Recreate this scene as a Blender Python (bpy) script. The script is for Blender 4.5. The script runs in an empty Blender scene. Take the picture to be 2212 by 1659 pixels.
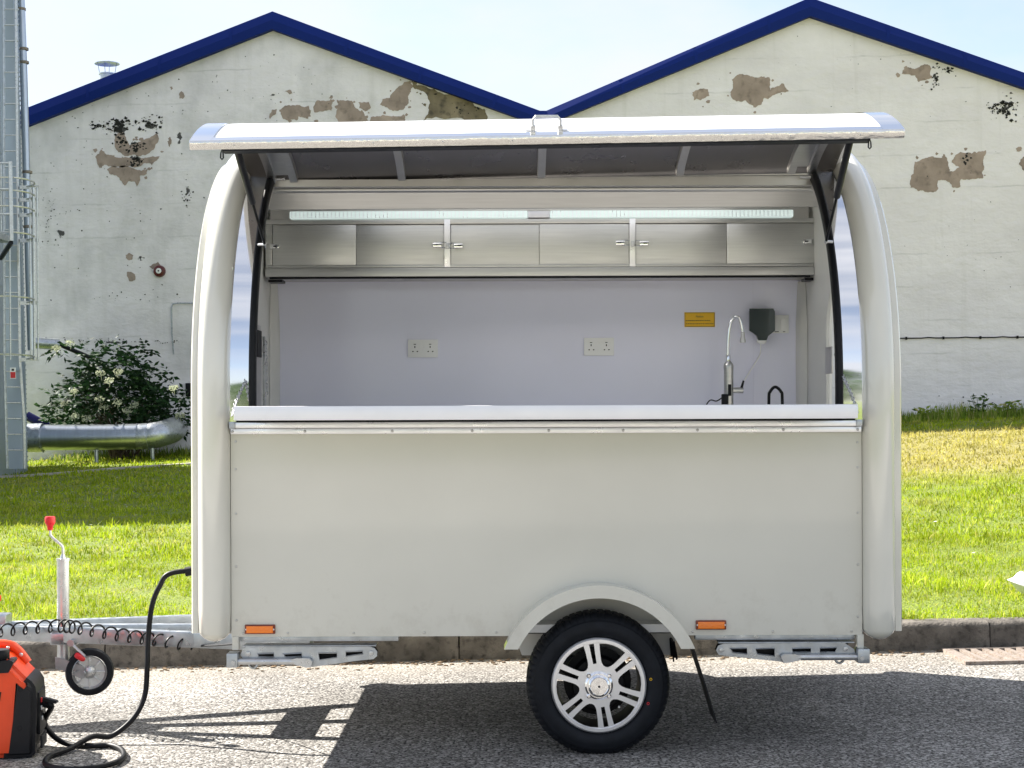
import bpy, bmesh, math, random
import numpy as np
from mathutils import Vector, Matrix
from mathutils.geometry import tessellate_polygon
R = math.radians
random.seed(7); rng = np.random.default_rng(7)
sc = bpy.context.scene
col = sc.collection
# ------------------------------------------------------------------ camera
CAM = Vector((-0.313, -6.09, 1.370)); ROLL = R(1.2); F = 3325.0; HU, HV = 1106.0, 880.0
cd = bpy.data.cameras.new('camera'); cam = bpy.data.objects.new('camera', cd); col.objects.link(cam)
cam.location = CAM; cam.rotation_euler = (R(90), ROLL, 0)
cd.sensor_width = 36; cd.lens = 36 * F / 2212; cd.shift_y = 50.5 / 2212; cd.clip_start = .05; cd.clip_end = 6000
sc.camera = cam
# ------------------------------------------------------------------ world, sun, exposure
LD = Vector((1.0, -.65, -1.0)).normalized()
ELEV = math.asin(-LD.z); AZ = math.atan2(-LD.x, -LD.y)          # azimuth of the sun measured from +Y towards +X
w = bpy.data.worlds.new('World'); sc.world = w; w.use_nodes = True
nt = w.node_tree; N = nt.nodes; L = nt.links
for n in list(N): N.remove(n)
out = N.new('ShaderNodeOutputWorld'); bg_ = N.new('ShaderNodeBackground'); bg_.inputs[1].default_value = .066
sky = N.new('ShaderNodeTexSky'); sky.sky_type = 'NISHITA'; sky.sun_disc = False
sky.sun_elevation = ELEV; sky.sun_rotation = AZ; sky.air_density = 1.0; sky.dust_density = .6; sky.ozone_density = 1.3
tc = N.new('ShaderNodeTexCoord'); mp = N.new('ShaderNodeMapping'); mp.inputs[3].default_value = (1, 1, 2.2)
nz = N.new('ShaderNodeTexNoise'); nz.inputs['Scale'].default_value = 2.9; nz.inputs['Detail'].default_value = 6; nz.inputs['Roughness'].default_value = .55
rp = N.new('ShaderNodeValToRGB'); rp.color_ramp.elements[0].position = .38; rp.color_ramp.elements[1].position = .66
rp.color_ramp.elements[0].color = (.32, .32, .32, 1); rp.color_ramp.elements[1].color = (.96, .96, .96, 1)
mx = N.new('ShaderNodeMix'); mx.data_type = 'RGBA'; mx.inputs[7].default_value = (4.25, 4.3, 4.55, 1)
L.new(tc.outputs['Generated'], mp.inputs[0]); L.new(mp.outputs[0], nz.inputs[0]); L.new(nz.outputs[0], rp.inputs[0])
L.new(rp.outputs[0], mx.inputs[0]); L.new(sky.outputs[0], mx.inputs[6]); L.new(mx.outputs[2], bg_.inputs[0]); L.new(bg_.outputs[0], out.inputs[0])
sd = bpy.data.lights.new('sun', 'SUN'); sd.energy = 5.0; sd.angle = R(.55); sd.color = (1, .95, .87)
sun = bpy.data.objects.new('sun', sd); col.objects.link(sun); sun.rotation_euler = LD.to_track_quat('-Z', 'Y').to_euler()
sun.location = (-20, 14, 20)
sc.view_settings.view_transform = 'Standard'; sc.view_settings.look = 'None'; sc.view_settings.gamma = 1
sc.view_settings.use_curve_mapping = False; sc.view_settings.exposure = 1.8
sc.cycles.max_bounces = 6; sc.cycles.diffuse_bounces = 4; sc.cycles.glossy_bounces = 4; sc.cycles.transmission_bounces = 4; sc.cycles.use_denoising = True
# ------------------------------------------------------------------ measuring helpers
CR, SR = math.cos(ROLL), math.sin(ROLL)
def bg(u, v, d):                       # photo point at a known distance from the camera -> place in the world
    du, dv = u - HU, v - HV
    return Vector((CAM.x + (du*CR - dv*SR)*d/F, CAM.y + d, CAM.z + (-du*SR - dv*CR)*d/F))
def G(u, v, z=0.0):                    # photo point that lies on the road
    du, dv = u - HU, v - HV
    return bg(u, v, F*(CAM.z - z)/(du*SR + dv*CR))
TCX, TCZ, TD = -.337, 1.3645, 6.09     # the camera in the trailer's own frame
def LX(u, y): return TCX + (u - HU)*(TD + y)/F
def LZ(v, y): return TCZ - (v - HV)*(TD + y)/F
# ------------------------------------------------------------------ mesh helpers
class MB:
    def __init__(s): s.V = []; s.Fc = []
    def add(s, V, Fc, M=None):
        o = len(s.V)
        s.V += [tuple(M @ Vector(v)) if M is not None else tuple(v) for v in V]
        s.Fc += [tuple(i + o for i in f) for f in Fc]; return s
    def box(s, x0, x1, y0, y1, z0, z1, bev=0., M=None):
        bm = bmesh.new(); bmesh.ops.create_cube(bm, size=1)
        for v in bm.verts:
            v.co = Vector(((x0+x1)/2 + v.co.x*(x1-x0), (y0+y1)/2 + v.co.y*(y1-y0), (z0+z1)/2 + v.co.z*(z1-z0)))
        if bev: bmesh.ops.bevel(bm, geom=bm.edges[:], offset=bev, segments=2, affect='EDGES', profile=.6)
        bm.verts.index_update()
        s.add([v.co[:] for v in bm.verts], [[v.index for v in f.verts] for f in bm.faces], M); bm.free(); return s
    def tube(s, pts, r, seg=8, closed=False, caps=True, M=None):
        pts = [Vector(p) for p in pts]; n = len(pts); rr = r if isinstance(r, (list, tuple)) else [r]*n
        V = []; Fc = []; up = None
        for i, p in enumerate(pts):
            a = pts[(i-1) % n] if (closed or i > 0) else p; b = pts[(i+1) % n] if (closed or i < n-1) else p
            t = (b - a).normalized()
            if up is None: up = Vector((0, 0, 1)) if abs(t.z) < .9 else Vector((1, 0, 0))
            up = (up - t*up.dot(t)).normalized(); sd_ = t.cross(up)
            for k in range(seg):
                an = 2*math.pi*k/seg
                V.append(p + (up*math.cos(an) + sd_*math.sin(an))*rr[i])
        m = n if closed else n-1
        for i in range(m):
            for k in range(seg):
                j = (i+1) % n
                Fc.append((i*seg+k, i*seg+(k+1) % seg, j*seg+(k+1) % seg, j*seg+k))
        if caps and not closed:
            Fc.append(tuple(range(seg))[::-1]); Fc.append(tuple((n-1)*seg+k for k in range(seg)))
        s.add(V, Fc, M); return s
    def lathe(s, prof, seg, M=None, a0=0., a1=2*math.pi, rfn=None):    # prof: (radius, height); axis = local z
        full = abs(a1-a0-2*math.pi) < 1e-6; n = seg if full else seg+1; V = []; Fc = []; m = len(prof)
        for k in range(n):
            an = a0 + (a1-a0)*k/seg
            for j, (r, h) in enumerate(prof):
                q = r if rfn is None else rfn(k, j, r)
                V.append((q*math.cos(an), q*math.sin(an), h))
        for k in range(seg):
            k2 = (k+1) % n
            for j in range(m-1): Fc.append((k*m+j, k2*m+j, k2*m+j+1, k*m+j+1))
        s.add(V, Fc, M); return s
    def plate(s, outl, holes, c0, c1, fn, bev=0.):   # outl in (a,b); fn(a,b,c)->xyz
        loops = [outl] + list(holes); flat = [p for l in loops for p in l]; n = len(flat)
        tris = tessellate_polygon([[Vector((p[0], p[1], 0)) for p in l] for l in loops])
        V = [fn(a, b, c0) for a, b in flat] + [fn(a, b, c1) for a, b in flat]
        Fc = [tuple(t) for t in tris] + [tuple(i+n for i in t)[::-1] for t in tris]
        o = 0
        for l in loops:
            k = len(l)
            for i in range(k): j = (i+1) % k; Fc.append((o+i, o+j, o+j+n, o+i+n))
            o += k
        s.add(V, Fc); return s
    def sweep(s, frames, sect, cap=True):             # frames: list of functions (a,b)->xyz ; sect: list of closed section points (or list per frame)
        V = []; Fc = []; m = None
        for i, f in enumerate(frames):
            sec = sect[i] if isinstance(sect[0][0], (list, tuple)) else sect
            m = len(sec); V += [f(a, b) for a, b in sec]
        for i in range(len(frames)-1):
            for k in range(m): Fc.append((i*m+k, i*m+(k+1) % m, (i+1)*m+(k+1) % m, (i+1)*m+k))
        if cap: Fc.append(tuple(range(m))[::-1]); Fc.append(tuple((len(frames)-1)*m+k for k in range(m)))
        s.add(V, Fc); return s
    def build(s, name, mat, parent=None, sharp=38, fix=True):
        me = bpy.data.meshes.new(name); me.from_pydata(s.V, [], s.Fc)
        if fix:
            bm = bmesh.new(); bm.from_mesh(me); bmesh.ops.recalc_face_normals(bm, faces=bm.faces[:]); bm.to_mesh(me); bm.free()
        me.polygons.foreach_set('use_smooth', [True]*len(me.polygons)); me.set_sharp_from_angle(angle=R(sharp))
        me.materials.append(mat); o = bpy.data.objects.new(name, me); col.objects.link(o); o.parent = parent; return o
def np_mesh(name, V, Fc, mat, parent=None):
    me = bpy.data.meshes.new(name); V = np.asarray(V, np.float32).reshape(-1, 3); Fc = np.asarray(Fc, np.int32); k = Fc.shape[1]
    me.vertices.add(len(V)); me.vertices.foreach_set('co', V.ravel()); me.loops.add(Fc.size); me.loops.foreach_set('vertex_index', Fc.ravel())
    me.polygons.add(len(Fc)); me.polygons.foreach_set('loop_start', np.arange(0, Fc.size, k, dtype=np.int32)); me.update(calc_edges=True)
    me.materials.append(mat); o = bpy.data.objects.new(name, me); col.objects.link(o); o.parent = parent; return o
def empty(name, loc=(0, 0, 0), parent=None):
    o = bpy.data.objects.new(name, None); o.empty_display_size = .1; o.location = loc; o.parent = parent; col.objects.link(o); return o
def tag(o, label=None, cat=None, group=None, kind=None):
    if label: o['label'] = label
    if cat: o['category'] = cat
    if group: o['group'] = group
    if kind: o['kind'] = kind
    return o
def share(o, name, parent, loc=None, rot=None):
    c = bpy.data.objects.new(name, o.data); col.objects.link(c); c.parent = parent
    if loc is not None: c.location = loc
    if rot is not None: c.rotation_euler = rot
    return c
def circ(cx, cz, r, n=24, a0=0, a1=2*math.pi, end=False):
    k = n if not end else n-1
    return [(cx + r*math.cos(a0 + (a1-a0)*i/k), cz + r*math.sin(a0 + (a1-a0)*i/k)) for i in range(n)]
def rrect(x0, x1, z0, z1, r, n=5):
    P = []
    for (cx, cz, a) in ((x1-r, z0+r, -90), (x1-r, z1-r, 0), (x0+r, z1-r, 90), (x0+r, z0+r, 180)):
        for i in range(n): t = R(a + 90*i/(n-1)); P.append((cx + r*math.cos(t), cz + r*math.sin(t)))
    return P
def catmull(P, k=8, closed=False):
    P = [Vector(p) for p in P]; n = len(P); O = []
    for i in range(n if closed else n-1):
        g = (lambda j: P[j % n]) if closed else (lambda j: P[min(max(j, 0), n-1)])
        a, b, c, d = g(i-1), g(i), g(i+1), g(i+2)
        for q in range(k):
            t = q/k; O.append(.5*((2*b) + (c-a)*t + (2*a-5*b+4*c-d)*t*t + (3*b-3*c+d-a)*t**3))
    if not closed: O.append(P[-1])
    return O
# ------------------------------------------------------------------ materials
def mat(name, base=(.5, .5, .5), rough=.5, metal=0., var=0., vscale=6., bump=0., bscale=40., coat=0., spec=None, stretch=None, rvar=0., trans=0., dirt=None, bdist=.01):
    m = bpy.data.materials.new(name); m.use_nodes = True; t = m.node_tree; b = t.nodes['Principled BSDF']
    b.inputs['Base Color'].default_value = (*base, 1); b.inputs['Roughness'].default_value = rough; b.inputs['Metallic'].default_value = metal
    if coat: b.inputs['Coat Weight'].default_value = coat; b.inputs['Coat Roughness'].default_value = .06
    if spec is not None: b.inputs['Specular IOR Level'].default_value = spec
    tcn = t.nodes.new('ShaderNodeTexCoord'); src = tcn.outputs['Object']
    if stretch:
        mpn = t.nodes.new('ShaderNodeMapping'); mpn.inputs[3].default_value = stretch; t.links.new(src, mpn.inputs[0]); src = mpn.outputs[0]
    def noise(sc_, det=5):
        n = t.nodes.new('ShaderNodeTexNoise'); n.inputs['Scale'].default_value = sc_; n.inputs['Detail'].default_value = det; t.links.new(src, n.inputs[0]); return n
    if var or rvar:
        n = noise(vscale); r = t.nodes.new('ShaderNodeMapRange'); r.inputs[1].default_value = .3; r.inputs[2].default_value = .7
        t.links.new(n.outputs[0], r.inputs[0])
        if var:
            r.inputs[3].default_value = 1-var; r.inputs[4].default_value = 1+var
            x = t.nodes.new('ShaderNodeMix'); x.data_type = 'RGBA'; x.blend_type = 'MULTIPLY'; x.inputs[0].default_value = 1; x.inputs[6].default_value = (*base, 1)
            t.links.new(r.outputs[0], x.inputs[7]); last = x.outputs[2]
            if dirt:
                n3 = noise(vscale*2.7, 8); r3 = t.nodes.new('ShaderNodeMapRange'); r3.inputs[1].default_value = .52; r3.inputs[2].default_value = .74; t.links.new(n3.outputs[0], r3.inputs[0])
                x3 = t.nodes.new('ShaderNodeMix'); x3.data_type = 'RGBA'; x3.inputs[7].default_value = (*dirt, 1)
                t.links.new(r3.outputs[0], x3.inputs[0]); t.links.new(last, x3.inputs[6]); last = x3.outputs[2]
            t.links.new(last, b.inputs['Base Color'])
        if rvar:
            n2 = noise(vscale*1.7); r2 = t.nodes.new('ShaderNodeMapRange'); r2.inputs[1].default_value = .3; r2.inputs[2].default_value = .7
            r2.inputs[3].default_value = max(.02, rough-rvar); r2.inputs[4].default_value = rough+rvar
            t.links.new(n2.outputs[0], r2.inputs[0]); t.links.new(r2.outputs[0], b.inputs['Roughness'])
    if bump:
        n = noise(bscale, 4); bp = t.nodes.new('ShaderNodeBump'); bp.inputs['Strength'].default_value = bump; bp.inputs['Distance'].default_value = bdist
        t.links.new(n.outputs[0], bp.inputs['Height']); t.links.new(bp.outputs[0], b.inputs['Normal'])
    if trans: b.inputs['Transmission Weight'].default_value = trans
    return m
M = {}
M['cream'] = mat('cream_paint', (.65, .638, .565), .32, var=.04, vscale=1.6, coat=.8, bump=.2, bscale=1.8, bdist=.05)
def splash(m):        # road dust thrown up low on the side panel
    t = m.node_tree; b = t.nodes['Principled BSDF']; src = b.inputs['Base Color'].links[0].from_socket
    tcn = t.nodes.new('ShaderNodeTexCoord'); se = t.nodes.new('ShaderNodeSeparateXYZ'); t.links.new(tcn.outputs['Object'], se.inputs[0])
    h = t.nodes.new('ShaderNodeMapRange'); h.inputs[1].default_value = .85; h.inputs[2].default_value = .46; h.inputs[4].default_value = .28; t.links.new(se.outputs[2], h.inputs[0])
    n = t.nodes.new('ShaderNodeTexNoise'); n.inputs['Scale'].default_value = 9; n.inputs['Detail'].default_value = 9; n.inputs['Roughness'].default_value = .75; t.links.new(tcn.outputs['Object'], n.inputs[0])
    a = t.nodes.new('ShaderNodeMath'); a.operation = 'ADD'; t.links.new(n.outputs[0], a.inputs[0]); t.links.new(h.outputs[0], a.inputs[1])
    r = t.nodes.new('ShaderNodeMapRange'); r.inputs[1].default_value = .72; r.inputs[2].default_value = .98; r.inputs[4].default_value = .30; t.links.new(a.outputs[0], r.inputs[0])
    x = t.nodes.new('ShaderNodeMix'); x.data_type = 'RGBA'; x.inputs[7].default_value = (.33, .29, .22, 1); t.links.new(r.outputs[0], x.inputs[0]); t.links.new(src, x.inputs[6]); t.links.new(x.outputs[2], b.inputs['Base Color'])
splash(M['cream'])
M['cream_in'] = mat('cream_lining', (.68, .67, .62), .4, var=.03, vscale=3)
M['tubepaint'] = mat('arch_gelcoat', (.71, .695, .615), .12, var=.03, vscale=3, coat=1., bump=.06, bscale=4, bdist=.02)
M['white_panel'] = mat('white_laminate', (.80, .80, .93), .14, var=.02, vscale=2, bump=.08, bscale=3, bdist=.02)
M['hatch_white'] = mat('hatch_white_skin', (.80, .80, .80), .3, var=.03, vscale=3, bump=.03, bscale=3)
M['chrome'] = mat('mirror_polished_steel', (.82, .83, .85), .05, 1.)
M['steel'] = mat('brushed_stainless', (.57, .57, .56), .38, 1., var=.05, vscale=4, stretch=(1, 8, 30), bump=.02, bscale=60, rvar=.06)
M['steel_dull'] = mat('satin_aluminium', (.56, .55, .53), .42, 1., var=.06, vscale=5, rvar=.08, bump=.03, bscale=20)
M['steel_pale'] = mat('pale_aluminium', (.80, .80, .82), .32, 1., var=.04, vscale=8, rvar=.08, bump=.02, bscale=6)
M['counter'] = mat('counter_aluminium', (.84, .84, .87), .35, .35, var=.03, vscale=6, rvar=.06, bump=.03, bscale=8)
M['dented'] = mat('dented_aluminium_trim', (.80, .79, .76), .2, 1., bump=.4, bscale=30, stretch=(1, 1, 2), bdist=.008)
M['galv'] = mat('galvanised_steel', (.46, .49, .52), .36, .9, var=.16, vscale=18, rvar=.12, bump=.04, bscale=60)
M['zinc'] = mat('bright_zinc', (.56, .57, .58), .34, .8, var=.12, vscale=22, rvar=.1)
M['black'] = mat('black_rubber', (.004, .0045, .006), .5, var=.2, vscale=20, spec=.25)
M['blackplastic'] = mat('black_plastic', (.006, .0065, .009), .42, var=.15, vscale=30, bump=.08, bscale=300, spec=.3)
M['tyre'] = mat('tyre_rubber', (.008, .0095, .013), .6, var=.25, vscale=25, bump=.1, bscale=120, spec=.22)
M['alloy'] = mat('machined_alloy', (.84, .84, .86), .33, .8)
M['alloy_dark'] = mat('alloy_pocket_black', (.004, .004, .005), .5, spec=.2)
M['amber'] = mat('amber_lens', (.95, .22, .01), .22, coat=.5, bump=.3, bscale=160)
M['amber_rim'] = mat('amber_lens_rim', (.20, .03, .008), .35)
M['red'] = mat('red_plastic', (.62, .012, .02), .35, var=.08, vscale=30)
M['orange'] = mat('orange_shell_plastic', (.80, .062, .008), .36, var=.05, vscale=14, bump=.05, bscale=200)
M['white_lining'] = mat('white_inner_lining', (.84, .84, .83), .4, var=.03, vscale=3)
M['plug_white'] = mat('white_plastic', (.86, .86, .84), .35)
M['screw'] = mat('screw_head', (.55, .55, .54), .35, .9)
M['hole'] = mat('dark_gap', (.01, .01, .012), .7)
M['smoke'] = mat('smoked_plastic', (.035, .048, .05), .14, coat=.4)
M['yellow'] = mat('yellow_label', (.86, .50, .004), .45)
M['ink'] = mat('label_ink', (.03, .028, .02), .6)
M['ledlens'] = mat('prismatic_light_cover', (.66, .74, .72), .25, var=.03, vscale=20); _b = M['ledlens'].node_tree.nodes['Principled BSDF']; _b.inputs['Emission Color'].default_value = (.80, .95, .92, 1); _b.inputs['Emission Strength'].default_value = .15
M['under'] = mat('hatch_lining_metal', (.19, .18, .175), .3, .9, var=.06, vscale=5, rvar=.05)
M['kerb'] = mat('weathered_kerb_concrete', (.12, .106, .09), .92, var=.4, vscale=9, bump=.6, bscale=70, dirt=(.035, .03, .026))
M['iron'] = mat('worn_cast_iron', (.30, .255, .22), .6, .3, var=.2, vscale=25, bump=.3, bscale=90, dirt=(.16, .09, .05))
M['blue'] = mat('blue_flashing', (.002, .017, .15), .6, var=.06, vscale=.8, spec=.15)
M['render_patch'] = mat('bare_render', (.36, .285, .24), .95, var=.25, vscale=2.6, bump=.5, bscale=9, dirt=(.20, .16, .135))
M['mould_patch'] = mat('damp_render', (.22, .18, .12), .95, var=.45, vscale=2.2, bump=.5, bscale=9, dirt=(.045, .042, .035))
M['silo'] = mat('silo_galvanised', (.38, .44, .51), .45, .7, var=.1, vscale=1.5, rvar=.1, stretch=(1, 1, .5))
M['stain_pipe'] = mat('spiral_duct_steel', (.50, .54, .59), .32, 1., var=.08, vscale=3, bump=.06, bscale=3, stretch=(6, 1, 1))
M['bluepipe'] = mat('blue_pipe_paint', (.012, .012, .16), .5)
M['bell_red'] = mat('bell_red', (.10, .012, .012), .4)
M['sackcloth'] = mat('white_sack_plastic', (.72, .73, .72), .45, var=.1, vscale=6, bump=.5, bscale=14, bdist=.03)
M['added_bounce_yard'] = mat('pale_bounce_ground', (.50, .47, .42), .9, var=.15, vscale=.4)
M['paverconc'] = mat('edging_concrete', (.36, .33, .29), .95, var=.3, vscale=3, bump=.4, bscale=20)
M['debris'] = mat('gutter_debris', (.16, .11, .065), .95, var=.5, vscale=12)
def leaf_mat(name, c1, c2, c3=None, band=None, transl=.35):
    m = bpy.data.materials.new(name); m.use_nodes = True; t = m.node_tree
    for n in list(t.nodes): t.nodes.remove(n)
    o = t.nodes.new('ShaderNodeOutputMaterial'); g = t.nodes.new('ShaderNodeNewGeometry'); r = t.nodes.new('ShaderNodeValToRGB')
    e = r.color_ramp.elements; e[0].color = (*c1, 1); e[1].color = (*c2, 1); e[1].position = .8
    if c3: x = e.new(1.); x.color = (*c3, 1)
    t.links.new(g.outputs['Random Per Island'], r.inputs[0]); last = r.outputs[0]
    tcn = t.nodes.new('ShaderNodeTexCoord'); n = t.nodes.new('ShaderNodeTexNoise'); n.inputs['Scale'].default_value = .9; n.inputs['Detail'].default_value = 4
    t.links.new(tcn.outputs['Object'], n.inputs[0])
    if band:
        fac, dry = band(t, tcn, n)
        x = t.nodes.new('ShaderNodeMix'); x.data_type = 'RGBA'; t.links.new(fac, x.inputs[0]); t.links.new(last, x.inputs[6]); x.inputs[7].default_value = (*dry, 1); last = x.outputs[2]
    n4 = t.nodes.new('ShaderNodeTexNoise'); n4.inputs['Scale'].default_value = 2.6; n4.inputs['Detail'].default_value = 6; t.links.new(tcn.outputs['Object'], n4.inputs[0])
    r4 = t.nodes.new('ShaderNodeMapRange'); r4.inputs[1].default_value = .35; r4.inputs[2].default_value = .65; r4.inputs[3].default_value = .62; r4.inputs[4].default_value = 1.15; t.links.new(n4.outputs[0], r4.inputs[0])
    x4 = t.nodes.new('ShaderNodeMix'); x4.data_type = 'RGBA'; x4.blend_type = 'MULTIPLY'; x4.inputs[0].default_value = 1; t.links.new(last, x4.inputs[6]); t.links.new(r4.outputs[0], x4.inputs[7]); last = x4.outputs[2]
    d = t.nodes.new('ShaderNodeBsdfPrincipled'); d.inputs['Roughness'].default_value = .55; d.inputs['Specular IOR Level'].default_value = .12
    tr = t.nodes.new('ShaderNodeBsdfTranslucent'); ms = t.nodes.new('ShaderNodeMixShader'); ms.inputs[0].default_value = transl
    t.links.new(last, d.inputs['Base Color']); t.links.new(last, tr.inputs[0]); t.links.new(d.outputs[0], ms.inputs[1]); t.links.new(tr.outputs[0], ms.inputs[2]); t.links.new(ms.outputs[0], o.inputs[0])
    return m
def dry_band(t, tcn, n):      # the parched strip of turf in front of the right gable and loose dry patches
    sp = t.nodes.new('ShaderNodeSeparateXYZ'); t.links.new(tcn.outputs['Object'], sp.inputs[0])
    def mr(src, a, b, c, d_):
        q = t.nodes.new('ShaderNodeMapRange'); q.interpolation_type = 'SMOOTHSTEP'
        for i, v in enumerate((a, b, c, d_)): q.inputs[i+1].default_value = v
        t.links.new(src, q.inputs[0]); return q.outputs[0]
    def mul(a, b):
        q = t.nodes.new('ShaderNodeMath'); q.operation = 'MULTIPLY'; t.links.new(a, q.inputs[0]); t.links.new(b, q.inputs[1]); return q.outputs[0]
    a = mul(mul(mr(sp.outputs[0], 1., 4., 0, 1), mr(sp.outputs[1], 9.5, 13.5, 0, 1)), mr(sp.outputs[1], 19.8, 20.6, 1, 0))
    p = mr(n.outputs[0], .50, .75, 0, .55)
    q = t.nodes.new('ShaderNodeMath'); q.operation = 'MAXIMUM'; t.links.new(a, q.inputs[0]); t.links.new(p, q.inputs[1])
    k = t.nodes.new('ShaderNodeMath'); k.operation = 'MULTIPLY'; k.inputs[1].default_value = .62; t.links.new(q.outputs[0], k.inputs[0])
    return k.outputs[0], (.52, .40, .15)
M['grass'] = leaf_mat('lawn_grass', (.20, .30, .008), (.40, .49, .018), (.52, .48, .11), dry_band, .4)
M['tallgrass'] = leaf_mat('rough_grass', (.12, .22, .02), (.30, .38, .06), (.55, .48, .20), None, .35)
M['elder'] = leaf_mat('elder_leaf', (.009, .028, .010), (.022, .060, .018), (.045, .095, .028), None, .2)
M['flower'] = leaf_mat('elder_flower', (.50, .54, .36), (.62, .64, .46), None, None, .3)
M['daisy'] = leaf_mat('daisy_petal', (.75, .75, .70), (.8, .8, .78), None, None, .2)
M['treeleaf'] = leaf_mat('tree_leaf', (.03, .07, .015), (.08, .14, .03), None, None, .25)
M['bark'] = mat('bark', (.10, .075, .05), .9, var=.3, vscale=10, bump=.6, bscale=30)
def soil():
    m = bpy.data.materials.new('lawn_soil'); m.use_nodes = True; t = m.node_tree; b = t.nodes['Principled BSDF']; b.inputs['Roughness'].default_value = .95
    tcn = t.nodes.new('ShaderNodeTexCoord'); n = t.nodes.new('ShaderNodeTexNoise'); n.inputs['Scale'].default_value = 1.2; n.inputs['Detail'].default_value = 9; t.links.new(tcn.outputs['Object'], n.inputs[0])
    n2 = t.nodes.new('ShaderNodeTexNoise'); n2.inputs['Scale'].default_value = 55; n2.inputs['Detail'].default_value = 5; t.links.new(tcn.outputs['Object'], n2.inputs[0])
    r = t.nodes.new('ShaderNodeValToRGB'); e = r.color_ramp.elements; e[0].position = .3; e[0].color = (.07, .11, .008, 1); e[1].position = .72; e[1].color = (.22, .27, .03, 1)
    t.links.new(n2.outputs[0], r.inputs[0]); fac, dry = dry_band(t, tcn, n)
    x = t.nodes.new('ShaderNodeMix'); x.data_type = 'RGBA'; t.links.new(fac, x.inputs[0]); t.links.new(r.outputs[0], x.inputs[6]); x.inputs[7].default_value = (.30, .23, .10, 1)
    t.links.new(x.outputs[2], b.inputs['Base Color'])
    bp = t.nodes.new('ShaderNodeBump'); bp.inputs['Strength'].default_value = .8; bp.inputs['Distance'].default_value = .04; t.links.new(n2.outputs[0], bp.inputs['Height']); t.links.new(bp.outputs[0], b.inputs['Normal'])
    return m
M['soil'] = soil()
def asphalt():
    m = bpy.data.materials.new('weathered_asphalt'); m.use_nodes = True; t = m.node_tree; b = t.nodes['Principled BSDF']; b.inputs['Roughness'].default_value = .9; b.inputs['Specular IOR Level'].default_value = .25
    tcn = t.nodes.new('ShaderNodeTexCoord'); O = tcn.outputs['Object']
    v = t.nodes.new('ShaderNodeTexVoronoi'); v.inputs['Scale'].default_value = 70; v.inputs['Randomness'].default_value = 1; t.links.new(O, v.inputs[0])
    n = t.nodes.new('ShaderNodeTexNoise'); n.inputs['Scale'].default_value = 80; n.inputs['Detail'].default_value = 3; t.links.new(O, n.inputs[0])
    big = t.nodes.new('ShaderNodeTexNoise'); big.inputs['Scale'].default_value = 1.1; big.inputs['Detail'].default_value = 6; t.links.new(O, big.inputs[0])
    sp = t.nodes.new('ShaderNodeSeparateColor'); t.links.new(v.outputs['Color'], sp.inputs[0])
    r = t.nodes.new('ShaderNodeValToRGB'); e = r.color_ramp.elements
    e[0].position = 0; e[0].color = (.13, .12, .11, 1); e[1].position = 1; e[1].color = (.43, .41, .385, 1); x = e.new(.55); x.color = (.24, .23, .215, 1)
    t.links.new(sp.outputs[0], r.inputs[0])
    r2 = t.nodes.new('ShaderNodeMapRange'); r2.inputs[1].default_value = .40; r2.inputs[2].default_value = .49; r2.inputs[3].default_value = .12; r2.inputs[4].default_value = 1.05; t.links.new(n.outputs[0], r2.inputs[0])
    r3 = t.nodes.new('ShaderNodeMapRange'); r3.inputs[1].default_value = .3; r3.inputs[2].default_value = .7; r3.inputs[3].default_value = .72; r3.inputs[4].default_value = 1.22; t.links.new(big.outputs[0], r3.inputs[0])
    a = t.nodes.new('ShaderNodeMix'); a.data_type = 'RGBA'; a.blend_type = 'MULTIPLY'; a.inputs[0].default_value = 1; t.links.new(r.outputs[0], a.inputs[6]); t.links.new(r2.outputs[0], a.inputs[7])
    c = t.nodes.new('ShaderNodeMix'); c.data_type = 'RGBA'; c.blend_type = 'MULTIPLY'; c.inputs[0].default_value = 1; t.links.new(a.outputs[2], c.inputs[6]); t.links.new(r3.outputs[0], c.inputs[7])
    # dusty gutter strip along the kerb
    se = t.nodes.new('ShaderNodeSeparateXYZ'); t.links.new(O, se.inputs[0]); ad = t.nodes.new('ShaderNodeMath'); ad.operation = 'ADD'; t.links.new(se.outputs[1], ad.inputs[0]); t.links.new(big.outputs[0], ad.inputs[1])
    g = t.nodes.new('ShaderNodeMapRange'); g.inputs[1].default_value = 2.1; g.inputs[2].default_value = 2.8; g.inputs[4].default_value = .6; t.links.new(ad.outputs[0], g.inputs[0])
    d = t.nodes.new('ShaderNodeMix'); d.data_type = 'RGBA'; t.links.new(g.outputs[0], d.inputs[0]); t.links.new(c.outputs[2], d.inputs[6]); d.inputs[7].default_value = (.30, .265, .215, 1)
    t.links.new(d.outputs[2], b.inputs['Base Color'])
    bp = t.nodes.new('ShaderNodeBump'); bp.inputs['Strength'].default_value = .9; bp.inputs['Distance'].default_value = .012; t.links.new(n.outputs[0], bp.inputs['Height'])
    bp2 = t.nodes.new('ShaderNodeBump'); bp2.inputs['Strength'].default_value = .5; bp2.inputs['Distance'].default_value = .006; bp2.invert = True; t.links.new(v.outputs['Distance'], bp2.inputs['Height']); t.links.new(bp.outputs[0], bp2.inputs['Normal'])
    t.links.new(bp2.outputs[0], b.inputs['Normal']); return m
M['asphalt'] = asphalt()
WD = 30.0                                  # distance of the gable wall
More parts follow.
